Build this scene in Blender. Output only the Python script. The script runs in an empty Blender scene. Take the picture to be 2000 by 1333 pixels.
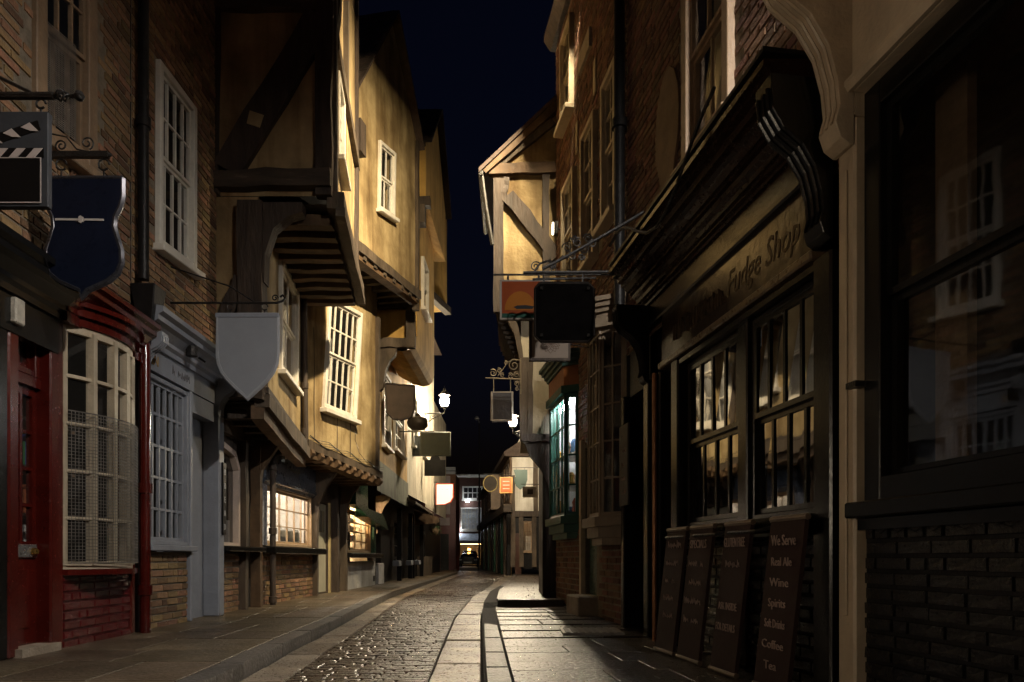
import bpy, bmesh, math, random
from mathutils import Vector as V, Matrix, noise as mnoise
from mathutils.geometry import delaunay_2d_cdt
random.seed(7)
R = random.random
def rr(a, b): return a + (b - a) * random.random()
sc = bpy.context.scene
C = sc.collection
# ------------------------------------------------------------------ camera, sky, exposure
FOC, CX, HY, CH = 1400.0, 1000.0, 1090.0, 0.8       # focal length and horizon in photo pixels, eye height in metres
cd = bpy.data.cameras.new('camera'); cam = bpy.data.objects.new('camera', cd); C.objects.link(cam)
cam.location = (0, 0, CH); cam.rotation_euler = (math.pi / 2, 0, 0)
cd.sensor_width = 36; cd.lens = FOC / 2000 * 36; cd.shift_y = (HY - 666.5) / 2000
cd.clip_start = 0.05; cd.clip_end = 3000
sc.camera = cam
wd = bpy.data.worlds.new('World'); sc.world = wd; wd.use_nodes = True
wn = wd.node_tree.nodes; wl = wd.node_tree.links
bg = wn['Background']
sky = wn.new('ShaderNodeTexSky'); sky.sky_type = 'NISHITA'; sky.sun_disc = False
sky.sun_elevation = math.radians(-2.0); sky.sun_rotation = math.radians(200)
tint = wn.new('ShaderNodeMix'); tint.data_type = 'RGBA'; tint.blend_type = 'MULTIPLY'; tint.inputs[0].default_value = 1
tint.inputs[7].default_value = (.20, .26, .62, 1)       # deep blue of a clear night
wl.new(sky.outputs[0], tint.inputs[6]); wl.new(tint.outputs[2], bg.inputs[0]); bg.inputs[1].default_value = 0.05
sl = bpy.data.lights.new('moon', 'SUN'); so = bpy.data.objects.new('moon', sl); C.objects.link(so)
sl.energy = 0.004; sl.angle = math.radians(0.5); sl.color = (.7, .8, 1); so.rotation_euler = (math.radians(38), 0, math.radians(-60))
sc.view_settings.view_transform = 'Standard'; sc.view_settings.look = 'None'
sc.view_settings.exposure = 0.0; sc.view_settings.gamma = 1.0
cy = sc.cycles
cy.use_denoising = True; cy.max_bounces = 6; cy.diffuse_bounces = 3; cy.glossy_bounces = 4
cy.transparent_max_bounces = 16; cy.transmission_bounces = 4; cy.sample_clamp_indirect = 4; cy.caustics_reflective = False
cy.caustics_refractive = False

# ------------------------------------------------------------------ materials
MATS = {}
def nt(m): m.use_nodes = True; return m.node_tree.nodes, m.node_tree.links
def M(name, col, rough=.6, var=.3, scale=5, bump=.15, bscale=30, stretch=(1, 1, 1), metal=0, coat=0, rnd=0, rv=.15, grime=0, col2=None, spec=.5, hue=0, chip=None):
    if name in MATS: return MATS[name]
    m = bpy.data.materials.new(name); MATS[name] = m
    n, l = nt(m); b = n['Principled BSDF']
    tc = n.new('ShaderNodeTexCoord'); mp = n.new('ShaderNodeMapping'); mp.inputs['Scale'].default_value = stretch
    l.new(tc.outputs['Object'], mp.inputs[0])
    n1 = n.new('ShaderNodeTexNoise'); n1.inputs['Scale'].default_value = scale; n1.inputs['Detail'].default_value = 7; n1.inputs['Roughness'].default_value = .62
    l.new(mp.outputs[0], n1.inputs[0])
    ramp = n.new('ShaderNodeValToRGB'); e = ramp.color_ramp.elements
    e[0].position = .3; e[1].position = .7
    c2 = col2 or tuple(min(1, c * (1 + var)) for c in col)
    e[0].color = (*[c * (1 - var) for c in col], 1); e[1].color = (*c2, 1)
    l.new(n1.outputs[0], ramp.inputs[0]); out = ramp.outputs[0]
    def mix(kind, fac, a, bcol):
        x = n.new('ShaderNodeMix'); x.data_type = 'RGBA'; x.blend_type = kind
        if isinstance(fac, float): x.inputs[0].default_value = fac
        else: l.new(fac, x.inputs[0])
        l.new(a, x.inputs[6])
        if isinstance(bcol, tuple): x.inputs[7].default_value = (*bcol, 1)
        else: l.new(bcol, x.inputs[7])
        return x.outputs[2]
    if grime:
        n2 = n.new('ShaderNodeTexNoise'); n2.inputs['Scale'].default_value = 1.3; n2.inputs['Detail'].default_value = 5
        m2 = n.new('ShaderNodeMapping'); m2.inputs['Scale'].default_value = (1.6, 1.6, .45); l.new(tc.outputs['Object'], m2.inputs[0]); l.new(m2.outputs[0], n2.inputs[0])
        r2 = n.new('ShaderNodeValToRGB'); r2.color_ramp.elements[0].position = .40; r2.color_ramp.elements[1].position = .66
        r2.color_ramp.elements[0].color = (0, 0, 0, 1); r2.color_ramp.elements[1].color = (grime, grime, grime, 1)
        l.new(n2.outputs[0], r2.inputs[0])
        out = mix('MULTIPLY', r2.outputs[0], out, (.42, .36, .28))
        n4 = n.new('ShaderNodeTexNoise'); n4.inputs['Scale'].default_value = 1; n4.inputs['Detail'].default_value = 6
        m4 = n.new('ShaderNodeMapping'); m4.inputs['Scale'].default_value = (7, 7, .4); l.new(tc.outputs['Object'], m4.inputs[0]); l.new(m4.outputs[0], n4.inputs[0])
        r4 = n.new('ShaderNodeValToRGB'); r4.color_ramp.elements[0].position = .5; r4.color_ramp.elements[1].position = .75
        r4.color_ramp.elements[0].color = (0, 0, 0, 1); r4.color_ramp.elements[1].color = (grime * .8, grime * .8, grime * .8, 1); l.new(n4.outputs[0], r4.inputs[0])
        out = mix('MULTIPLY', r4.outputs[0], out, (.55, .48, .38))
    if chip:
        n3 = n.new('ShaderNodeTexNoise'); n3.inputs['Scale'].default_value = 9; n3.inputs['Detail'].default_value = 9; n3.inputs['Roughness'].default_value = .7
        l.new(mp.outputs[0], n3.inputs[0])
        r3 = n.new('ShaderNodeValToRGB'); r3.color_ramp.elements[0].position = .64; r3.color_ramp.elements[1].position = .67
        l.new(n3.outputs[0], r3.inputs[0]); out = mix('MIX', r3.outputs[0], out, chip)
    if rnd:
        oi = n.new('ShaderNodeObjectInfo'); ge = n.new('ShaderNodeNewGeometry')
        ad = n.new('ShaderNodeMath'); ad.operation = 'ADD'; l.new(oi.outputs['Random'], ad.inputs[0]); l.new(ge.outputs['Random Per Island'], ad.inputs[1])
        fr = n.new('ShaderNodeMath'); fr.operation = 'FRACT'; l.new(ad.outputs[0], fr.inputs[0])
        hs = n.new('ShaderNodeHueSaturation')
        mr = n.new('ShaderNodeMapRange'); mr.inputs[3].default_value = 1 - rnd; mr.inputs[4].default_value = 1 + rnd
        l.new(fr.outputs[0], mr.inputs[0]); l.new(mr.outputs[0], hs.inputs['Value'])
        if hue:
            f2 = n.new('ShaderNodeMath'); f2.operation = 'MULTIPLY'; f2.inputs[1].default_value = 7.31; l.new(fr.outputs[0], f2.inputs[0])
            f3 = n.new('ShaderNodeMath'); f3.operation = 'FRACT'; l.new(f2.outputs[0], f3.inputs[0])
            mh = n.new('ShaderNodeMapRange'); mh.inputs[3].default_value = .5 - hue; mh.inputs[4].default_value = .5 + hue
            l.new(f3.outputs[0], mh.inputs[0]); l.new(mh.outputs[0], hs.inputs['Hue'])
        l.new(out, hs.inputs['Color']); out = hs.outputs[0]
    l.new(out, b.inputs['Base Color'])
    rr_ = n.new('ShaderNodeMapRange'); rr_.inputs[3].default_value = max(.03, rough - rv); rr_.inputs[4].default_value = min(1, rough + rv)
    nb = n.new('ShaderNodeTexNoise'); nb.inputs['Scale'].default_value = bscale; nb.inputs['Detail'].default_value = 5; l.new(mp.outputs[0], nb.inputs[0])
    l.new(nb.outputs[0], rr_.inputs[0]); l.new(rr_.outputs[0], b.inputs['Roughness'])
    if bump:
        bp = n.new('ShaderNodeBump'); bp.inputs['Strength'].default_value = min(1, bump * 2.2); bp.inputs['Distance'].default_value = .012
        sm = n.new('ShaderNodeMath'); sm.operation = 'ADD'; l.new(nb.outputs[0], sm.inputs[0]); l.new(n1.outputs[0], sm.inputs[1])
        l.new(sm.outputs[0], bp.inputs['Height']); l.new(bp.outputs[0], b.inputs['Normal'])
    b.inputs['Metallic'].default_value = metal; b.inputs['Coat Weight'].default_value = coat; b.inputs['Coat Roughness'].default_value = .12
    b.inputs['Specular IOR Level'].default_value = spec
    return m
def emit(name, col, s):
    m = bpy.data.materials.new(name); n, l = nt(m); b = n['Principled BSDF']
    b.inputs['Base Color'].default_value = (*col, 1); b.inputs['Emission Color'].default_value = (*col, 1); b.inputs['Emission Strength'].default_value = s
    return m
def glassmat(name, tint=(1, 1, 1), wav=.12, dirt=.03, ior=1.75):
    m = bpy.data.materials.new(name); n, l = nt(m); n.remove(n['Principled BSDF']); o = n['Material Output']
    t = n.new('ShaderNodeBsdfTransparent'); t.inputs[0].default_value = (*tint, 1)
    g = n.new('ShaderNodeBsdfGlossy'); g.inputs['Roughness'].default_value = .03
    fz = n.new('ShaderNodeFresnel'); ge = n.new('ShaderNodeNewGeometry'); mi = n.new('ShaderNodeMapRange')
    mi.inputs[3].default_value = ior; mi.inputs[4].default_value = 1 / ior; l.new(ge.outputs['Backfacing'], mi.inputs[0]); l.new(mi.outputs[0], fz.inputs[0])
    tc = n.new('ShaderNodeTexCoord'); no = n.new('ShaderNodeTexNoise'); no.inputs['Scale'].default_value = 5; no.inputs['Detail'].default_value = 1.5
    l.new(tc.outputs['Object'], no.inputs[0])
    bp = n.new('ShaderNodeBump'); bp.inputs['Strength'].default_value = wav; bp.inputs['Distance'].default_value = .006; l.new(no.outputs[0], bp.inputs['Height'])
    l.new(bp.outputs[0], g.inputs['Normal'])
    d = n.new('ShaderNodeBsdfDiffuse'); d.inputs[0].default_value = (.35, .33, .3, 1)
    mx = n.new('ShaderNodeMixShader'); l.new(fz.outputs[0], mx.inputs[0]); l.new(t.outputs[0], mx.inputs[1]); l.new(g.outputs[0], mx.inputs[2])
    m2 = n.new('ShaderNodeMixShader'); m2.inputs[0].default_value = dirt; l.new(mx.outputs[0], m2.inputs[1]); l.new(d.outputs[0], m2.inputs[2])
    l.new(m2.outputs[0], o.inputs[0]); return m
GL = glassmat('old_glass'); GLN = glassmat('dark_shop_glass', (.6, .6, .6), .05, .006, 2.3); GLP = glassmat('pub_glass', (.6, .6, .6), .10, .004, 8.0)
plA = M('plaster_cream', (.38, .27, .120), .85, .28, 2.4, .35, 22, grime=1.0, col2=(.55, .42, .22))
plO = M('plaster_ochre', (.56, .34, .09), .85, .15, 3, .2, 22, grime=.6)
plP = M('plaster_pale', (.62, .56, .43), .85, .15, 3, .2, 22, grime=.6)
plD = M('plaster_stained', (.40, .28, .14), .88, .3, 2.2, .3, 20, grime=.9)
plW = M('limewash_white', (.68, .69, .70), .8, .12, 4, .35, 18, grime=.4, chip=(.35, .28, .2))
tmD = M('timber_dark', (.050, .034, .024), .7, .5, 9, .6, 26, (1, 1, .18), chip=(.10, .075, .055))
tmH = M('timber_dark_level', (.058, .040, .027), .7, .5, 9, .6, 26, (.22, .22, 1), chip=(.12, .09, .06))
tmL = M('timber_weathered', (.125, .075, .038), .75, .5, 8, .6, 24, (.35, .35, .35), grime=.6)
tmG = M('timber_grey', (.095, .070, .048), .8, .5, 8, .7, 24, (.6, .6, .2), grime=.6)
blk = M('black_gloss_paint', (.008, .0075, .007), .22, .3, 12, .03, 45, rv=.08, spec=.4)
blm = M('black_paint_worn', (.012, .011, .011), .42, .4, 10, .1, 40, spec=.2)
red = M('red_gloss_paint', (.085, .008, .005), .22, .25, 6, .07, 35, coat=.5, grime=.45)
gry = M('blue_grey_paint', (.27, .29, .335), .45, .1, 6, .1, 40, grime=.25)
wht = M('white_joinery', (.74, .70, .62), .5, .1, 8, .15, 40, grime=.35)
crm = M('cream_joinery', (.52, .44, .32), .45, .14, 8, .2, 40, grime=.4)
brn = M('brown_joinery', (.27, .185, .115), .5, .2, 8, .2, 40, grime=.4)
grn = M('green_gloss_paint', (.012, .060, .038), .3, .3, 6, .15, 35, coat=.3)
tea = M('teal_paint', (.016, .085, .060), .4, .2, 6, .12, 35)
iron = M('wrought_iron', (.020, .018, .017), .42, .4, 20, .3, 60, metal=.3)
pipe = M('grey_metal_pipe', (.22, .20, .18), .4, .35, 9, .2, 50, metal=.5)
brk = M('york_brick', (.215, .125, .062), .85, .35, 14, .5, 60, rnd=.5, hue=.022)
brkr = M('red_brick', (.145, .070, .040), .85, .35, 14, .5, 60, rnd=.45, hue=.02)
brkp = M('red_painted_brick', (.10, .010, .011), .2, .25, 10, .5, 28, coat=.6, rnd=.15)
brkb = M('black_painted_brick', (.006, .006, .006), .22, .3, 10, .4, 28, rnd=.15, spec=.8)
mor = M('mortar', (.20, .165, .12), .95, .3, 12, .4, 50)
morp = M('mortar_red', (.085, .012, .012), .4, .3, 12, .5, 40)
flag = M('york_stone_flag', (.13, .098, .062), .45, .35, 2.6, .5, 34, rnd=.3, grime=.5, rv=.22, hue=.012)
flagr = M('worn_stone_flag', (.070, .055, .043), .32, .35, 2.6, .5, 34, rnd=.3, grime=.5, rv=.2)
slab = M('wheel_stone', (.25, .205, .155), .32, .35, 3, .5, 36, rnd=.4, rv=.22, grime=.7)
sett = M('granite_sett', (.060, .042, .028), .30, .4, 8, .3, 40, rnd=.35, rv=.2, spec=.7)
bed = M('joint_dirt', (.035, .029, .022), .9, .4, 12, .6, 40)
kerbm = M('kerb_stone', (.11, .098, .085), .42, .3, 4, .4, 36, rnd=.22, rv=.2)
tile = M('roof_tile', (.060, .040, .030), .8, .4, 9, .5, 30, rnd=.35)
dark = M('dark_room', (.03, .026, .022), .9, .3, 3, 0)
roomw = M('shop_room', (.50, .45, .38), .8, .1, 3, 0)
stone = M('pale_stone', (.36, .30, .23), .75, .25, 6, .4, 40, grime=.4)

# ------------------------------------------------------------------ mesh helpers
class MB:
    def __init__(s): s.v = []; s.f = []
    def add(s, vs, fs):
        o = len(s.v); s.v += [tuple(p) for p in vs]; s.f += [tuple(i + o for i in f) for f in fs]; return s
    def hexa(s, a):                        # 8 points: 0-3 one face, 4-7 the opposite one
        return s.add(a, [(0, 1, 2, 3), (7, 6, 5, 4), (0, 4, 5, 1), (1, 5, 6, 2), (2, 6, 7, 3), (3, 7, 4, 0)])
    def box(s, x0, x1, y0, y1, z0, z1):
        return s.hexa([(x0, y0, z0), (x1, y0, z0), (x1, y1, z0), (x0, y1, z0), (x0, y0, z1), (x1, y0, z1), (x1, y1, z1), (x0, y1, z1)])
    def prism(s, A, B):                    # two matching loops of points
        n = len(A); return s.add(list(A) + list(B), [tuple(range(n)), tuple(range(2 * n - 1, n - 1, -1))] + [(i, (i + 1) % n, n + (i + 1) % n, n + i) for i in range(n)])
    def tube(s, pts, r, n=7, cap=True):
        pts = [V(p) for p in pts]; rs = r if isinstance(r, (list, tuple)) else [r] * len(pts)
        up = None; rings = []
        for i, p in enumerate(pts):
            t = (pts[min(i + 1, len(pts) - 1)] - pts[max(i - 1, 0)])
            if t.length < 1e-9: t = V((0, 0, 1))
            t.normalize()
            if up is None:
                up = t.orthogonal().normalized()
            up = (up - t * up.dot(t))
            up = up.normalized() if up.length > 1e-6 else t.orthogonal().normalized()
            b = t.cross(up)
            rings.append([p + (up * math.cos(2 * math.pi * k / n) + b * math.sin(2 * math.pi * k / n)) * rs[i] for k in range(n)])
        fs = [(i * n + k, i * n + (k + 1) % n, (i + 1) * n + (k + 1) % n, (i + 1) * n + k) for i in range(len(pts) - 1) for k in range(n)]
        if cap: fs += [tuple(range(n)), tuple((len(pts) - 1) * n + k for k in range(n))]
        return s.add([q for r_ in rings for q in r_], fs)
    def lathe(s, c, prof, n=16, axis=None):     # prof: list of (radius, height) about a vertical axis
        vs = [V(c) + V((r * math.cos(2 * math.pi * k / n), r * math.sin(2 * math.pi * k / n), h)) for r, h in prof for k in range(n)]
        fs = [(i * n + k, i * n + (k + 1) % n, (i + 1) * n + (k + 1) % n, (i + 1) * n + k) for i in range(len(prof) - 1) for k in range(n)]
        return s.add(vs, fs + [tuple(range(n)), tuple((len(prof) - 1) * n + k for k in range(n))])
    def beam(s, A, B, wid, dep, nrm, seg=5, jit=.012):    # an old timber: a slightly uneven bar from A to B
        A, B, nrm = V(A), V(B), V(nrm).normalized(); t = (B - A).normalized(); side = t.cross(nrm)
        if side.length < 1e-6: side = t.orthogonal()
        side.normalize(); nn = side.cross(t).normalized(); rings = []
        for i in range(seg + 1):
            p = A.lerp(B, i / seg) + side * rr(-jit, jit) + nn * rr(-jit, jit) * .5
            a = wid / 2 + rr(-jit, jit) * .7; d = dep / 2 + rr(-jit, jit) * .5
            rings += [p - side * a - nn * d, p + side * a - nn * d, p + side * a + nn * d, p - side * a + nn * d]
        fs = [(i * 4 + k, i * 4 + (k + 1) % 4, i * 4 + 4 + (k + 1) % 4, i * 4 + 4 + k) for i in range(seg) for k in range(4)]
        return s.add(rings, fs + [(0, 1, 2, 3), tuple(seg * 4 + k for k in range(4))])
    def build(s, name, mat, parent=None, smooth=False, bev=0, loc=None):
        o = V((0, 0, 0))
        if parent is not None:
            o = V(parent.get('_o', (0, 0, 0)))
        elif loc is not None: o = V(loc)
        me = bpy.data.meshes.new(name); me.from_pydata([tuple(V(p) - o) for p in s.v], [], s.f)
        bm = bmesh.new(); bm.from_mesh(me)
        bmesh.ops.recalc_face_normals(bm, faces=bm.faces[:])
        if bev:
            bmesh.ops.bevel(bm, geom=[e for e in bm.edges if e.calc_face_angle(0) > .6], offset=bev, segments=1, affect='EDGES', clamp_overlap=True)
        bm.to_mesh(me); bm.free()
        if smooth:
            me.shade_smooth()
            try: me.set_sharp_from_angle(angle=math.radians(40))
            except Exception: pass
        me.materials.append(mat)
        ob = bpy.data.objects.new(name, me); C.objects.link(ob); ob['_o'] = tuple(o)
        if parent is not None: ob.parent = parent
        else: ob.location = o
        return ob
def tag(o, label, cat, group=None, kind=None):
    if label: o['label'] = label
    if cat: o['category'] = cat
    if group: o['group'] = group
    if kind: o['kind'] = kind
    return o
def thing(name, label, cat, loc, group=None):
    o = bpy.data.objects.new(name, None); C.objects.link(o); o.location = loc; o['_o'] = tuple(loc); o.empty_display_size = .2
    return tag(o, label, cat, group)
class Fr:                                   # an upright plane: u along it, z up, w out of it
    def __init__(s, p0, p1, flip=False):
        s.o = V((p0[0], p0[1], 0)); d = V((p1[0] - p0[0], p1[1] - p0[1], 0)); s.L = d.length; s.ex = d.normalized()
        s.n = V((s.ex.y, -s.ex.x, 0))
        if flip: s.n = -s.n
        s.flip = flip
    def P(s, u, z, w=0): return s.o + s.ex * u + s.n * w + V((0, 0, z))
    def uz(s, px, py, w=0):
        r = V(((px - CX) / FOC, 1, (HY - py) / FOC)); c = V((0, 0, CH))
        t = (s.o + s.n * w - c).dot(s.n) / r.dot(s.n); q = c + r * t
        return ((q - s.o).dot(s.ex), q.z)
    def us(s, px, w=0): return s.uz(px, HY, w)[0]
    def quad(s, tl, tr, br, bl, w=0): return [s.uz(*p, w) for p in (tl, tr, br, bl)]
    def poly(s, mb, pts, w0, w1): return mb.prism([s.P(u, z, w0) for u, z in pts], [s.P(u, z, w1) for u, z in pts])
    def box(s, mb, u0, u1, z0, z1, w0, w1): return s.poly(mb, [(u0, z0), (u1, z0), (u1, z1), (u0, z1)], w0, w1)
def camfr(d): return Fr((0, d), (1, d))     # plane facing the viewer at distance d; u is world x
def rot(tl, tr, br, bl): return tl, tr, br, bl
def one(fn, name, mat, parent, **k): mb = MB(); fn(mb); return mb.build(name, mat, parent, **k)
def fbox(fr, name, mat, parent, u0, u1, z0, z1, w0, w1, **k): mb = MB(); fr.box(mb, u0, u1, z0, z1, w0, w1); return mb.build(name, mat, parent, **k)
def fpoly(fr, name, mat, parent, pts, w0, w1, **k): mb = MB(); fr.poly(mb, pts, w0, w1); return mb.build(name, mat, parent, **k)
def profile_run(fr, name, mat, parent, u0, u1, z, w, prof, **k):   # a moulding: profile of (w,z) steps run along u; z may be (z0,z1)
    z0, z1 = z if isinstance(z, tuple) else (z, z)
    mb = MB(); mb.prism([fr.P(u0, z0 + b, w + a) for a, b in prof], [fr.P(u1, z1 + b, w + a) for a, b in prof]); return mb.build(name, mat, parent, **k)
CORN = [(0, 0), (.03, 0), (.03, .04), (.06, .06), (.06, .09), (.12, .14), (.16, .16), (.16, .20), (.20, .22), (.20, .26), (0, .30)]
def cornice(fr, name, mat, parent, u0, u1, z, w=0, s=1.0): return profile_run(fr, name, mat, parent, u0, u1, z, w, [(a * s, b * s) for a, b in CORN])
def inside(p, poly):
    x, y = p; r = False; n = len(poly)
    for i in range(n):
        x1, y1 = poly[i]; x2, y2 = poly[(i + 1) % n]
        if (y1 > y) != (y2 > y) and x < (x2 - x1) * (y - y1) / (y2 - y1) + x1: r = not r
    return r
def wall(fr, name, mat, parent, outline, holes=(), w=0, reveal=.14, wob=0):
    pts, edges = [], []
    for lp in [outline] + list(holes):
        k = len(pts); pts += [V(p) for p in lp]; edges += [(k + i, k + (i + 1) % len(lp)) for i in range(len(lp))]
    if wob:
        us = [p[0] for p in outline]; zs = [p[1] for p in outline]; u = min(us) + .35
        while u < max(us):
            z = min(zs) + .35
            while z < max(zs):
                q = (u + rr(-.05, .05), z + rr(-.05, .05))
                if inside(q, outline) and not any(inside(q, h) for h in holes): pts.append(V(q))
                z += .4
            u += .4
    r = delaunay_2d_cdt(pts, edges, [], 1, 1e-5)
    mb = MB(); vs, fs = r[0], r[2]; keep = []
    for f in fs:
        c = sum((vs[i] for i in f), V((0, 0))) / len(f)
        if inside(c, outline) and not any(inside(c, h) for h in holes): keep.append(tuple(f))
    nb = len(pts)
    def ww(p):
        return w + (wob * mnoise.noise(V((p[0] * 1.3, p[1] * 1.3, fr.o.x))) if wob else 0)
    mb.add([fr.P(p[0], p[1], ww(p)) for p in vs], keep)
    for h in holes:
        n = len(h); mb.add([fr.P(u, z, ww((u, z))) for u, z in h] + [fr.P(u, z, w - reveal) for u, z in h], [(i, (i + 1) % n, n + (i + 1) % n, n + i) for i in range(n)])
    o = mb.build(name, mat, parent)
    if wob: o.data.shade_smooth()
    return o
def shell(fr, parent, u0, u1, z0, z1, depth, mat, w=0, front=0):   # side, rear and top of a hollow house
    mb = MB(); P = fr.P
    a = [P(u0, z0, w), P(u1, z0, w), P(u1, z0, w - depth), P(u0, z0, w - depth)]; b = [p + V((0, 0, z1 - z0)) for p in a]
    mb.add(a + b, [(1, 2, 6, 5), (2, 3, 7, 6), (3, 0, 4, 7), (4, 5, 6, 7)] + ([(0, 1, 5, 4)] if front else []))
    return mb.build('rear_wall', mat, parent)
def lerp2(q, s, t):                         # q = TL,TR,BR,BL ; s left-right, t bottom-top
    (a, b), (c, d), (e, f), (g, h) = q
    x0, y0 = g + (e - g) * s, h + (f - h) * s; x1, y1 = a + (c - a) * s, b + (d - b) * s
    return (x0 + (x1 - x0) * t, y0 + (y1 - y0) * t)
def qsub(q, s0, s1, t0, t1): return [lerp2(q, s0, t1), lerp2(q, s1, t1), lerp2(q, s1, t0), lerp2(q, s0, t0)]
def window(fr, parent, q, cols, rows, mat, w=0, glass=None, casing=.07, bar=.022, proud=.05, sash=True, sill=.07, split=.5, back=None, label=None, sillmat=None, deep=.05):
    """q: outer corners of the casing. casing > sash, pane..., sill as children"""
    glass = glass or GL
    W = abs(q[1][0] - q[0][0]); H = abs(q[0][1] - q[3][1])
    cs, ct = casing / W, casing / H
    mb = MB()
    for s0, s1, t0, t1 in ((0, cs, 0, 1), (1 - cs, 1, 0, 1), (cs, 1 - cs, 1 - ct, 1), (cs, 1 - cs, 0, ct)):
        fr.poly(mb, qsub(q, s0, s1, t0, t1), w - deep, w + proud)
    o = mb.build('window', mat, parent, bev=.006)
    if label: o['label'] = label
    inn = qsub(q, cs, 1 - cs, ct, 1 - ct)
    parts = [(0, split, rows[0], -.01), (split, 1, rows[1], .018)] if sash else [(0, 1, rows, 0.0)]
    for t0, t1, nr, dw in parts:
        sq = qsub(inn, 0, 1, t0, t1); w2 = abs(sq[1][0] - sq[0][0]); h2 = abs(sq[0][1] - sq[3][1])
        fs, ft = .035 / w2, .035 / h2; mb = MB(); d0, d1 = w - .045 + dw, w - .008 + dw
        for a in ((0, fs, 0, 1), (1 - fs, 1, 0, 1), (fs, 1 - fs, 0, ft), (fs, 1 - fs, 1 - ft, 1)): fr.poly(mb, qsub(sq, *a), d0, d1)
        bs, bt = bar / 2 / w2, bar / 2 / h2
        for i in range(1, cols): x = i / cols; fr.poly(mb, qsub(sq, x - bs, x + bs, ft, 1 - ft), d0 + .004, d1 - .003)
        for j in range(1, nr):
            y = j / nr
            fr.poly(mb, qsub(sq, fs, 1 - fs, y - bt, y + bt), d0 + .007, d1 - .006)
        mb.build('sash', mat, o)
        for i in range(cols):
            for j in range(nr):
                c = qsub(sq, i / cols, (i + 1) / cols, j / nr, (j + 1) / nr)
                e = [rr(-.004, .004) for _ in range(4)]; m2 = MB()
                m2.add([fr.P(u, z, d1 - .014 + e[k]) for k, (u, z) in enumerate(c)], [(0, 1, 2, 3)]); m2.build('pane', glass, o)
    if sill:
        ov = .06 / W; b = [lerp2(q, -ov, 0), lerp2(q, 1 + ov, 0)]
        mb = MB(); fr.poly(mb, [b[0], b[1], (b[1][0], b[1][1] - sill), (b[0][0], b[0][1] - sill)], w - .03, w + proud + .07)
        mb.build('sill', sillmat or mat, o, bev=.008)
    if back:
        m2 = MB(); c = qsub(inn, -.02, 1.02, -.02, 1.02); m2.add([fr.P(u, z, w - back[1]) for u, z in c], [(0, 1, 2, 3)]); m2.build('curtain', back[0], o)
    return o
_bm = {}
def brick_mesh(L, H, T, k, mat):
    key = (round(L, 3), round(H, 3), T, k, mat.name)
    if key not in _bm:
        j = lambda a: rr(-a, a); c = .006; mb = MB()
        x, z = L / 2, H / 2
        mb.add([(-x + j(.003), -T, -z + j(.002)), (x + j(.003), -T, -z + j(.002)), (x + j(.003), -T, z + j(.002)), (-x + j(.003), -T, z + j(.002)),
                (-x + c, j(.002), -z + c), (x - c, j(.002), -z + c), (x - c, j(.002), z - c), (-x + c, j(.002), z - c)],
               [(4, 5, 6, 7), (0, 1, 5, 4), (1, 2, 6, 5), (2, 3, 7, 6), (3, 0, 4, 7)])
        me = bpy.data.meshes.new('brick'); me.from_pydata(mb.v, [], mb.f); me.materials.append(mat); me.update(); _bm[key] = me
    return _bm[key]
def bricks(fr, parent, poly, holes, mat, w=0, nmax=300, L=.225, H=.075, g=.010, T=.03, rest=True):
    """real bricks over a mortar face: the largest in the picture singly, the others as one part"""
    us = [p[0] for p in poly]; zs = [p[1] for p in poly]; cells = []; k = 0; z = min(zs)
    while z < max(zs) - .02:
        u = min(us) - (L / 2 if k % 2 else 0) - rr(0, .02)
        while u < max(us):
            l = L if (k % 2 == 0 or R() < .6) else L / 2 + .005
            a, b = max(u, min(us)), min(u + l, max(us)); h = min(H, max(zs) - z)
            c = ((a + b) / 2, z + h / 2)
            if b - a > .05 and h > .03 and inside(c, poly) and not any(inside(q, hh) for hh in holes for q in (c, (a + .02, c[1]), (b - .02, c[1]))): cells.append((c[0], c[1], b - a, h))
            u += l
        z += H; k += 1
    cells.sort(key=lambda c: (fr.P(c[0], c[1]) - V((0, 0, CH))).length)
    po = V(parent['_o']); ang = math.atan2(fr.ex.y, fr.ex.x)
    m3 = Matrix(((fr.ex.x, fr.n.x, 0), (fr.ex.y, fr.n.y, 0), (0, 0, 1)))
    vis = [c for c in cells if seen(fr.P(c[0], c[1]))]; hid = [c for c in cells if not seen(fr.P(c[0], c[1]))]
    mbr = MB()
    for i, (u, zc, l, h) in enumerate(vis[:nmax] + (vis[nmax:] + hid if rest else [])):
        lq = round((l - g) / .02) * .02 if l > .1 else l - g
        hq = round(h - g, 3)
        me = brick_mesh(lq, hq, T, random.randrange(4), mat)
        tilt = rr(-.012, .012); p = fr.P(u, zc, w + rr(.006, .014))
        mm = m3 @ Matrix.Rotation(tilt, 3, 'Y')
        if i < min(nmax, len(vis)):
            o = bpy.data.objects.new('brick', me); C.objects.link(o); o.parent = parent; o.matrix_local = Matrix.Translation(p - po) @ mm.to_4x4()
        else:
            mbr.add([p + mm @ v.co for v in me.vertices], [tuple(f.vertices) for f in me.polygons])
    if mbr.v:
        o = mbr.build('brickwork', mat, parent); o['kind'] = 'stuff'
def seen(p):
    if p[1] < .3: return False
    x = CX + FOC * p[0] / p[1]; y = HY - FOC * (p[2] - CH) / p[1]
    return -20 < x < 2020 and -20 < y < 1353
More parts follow.
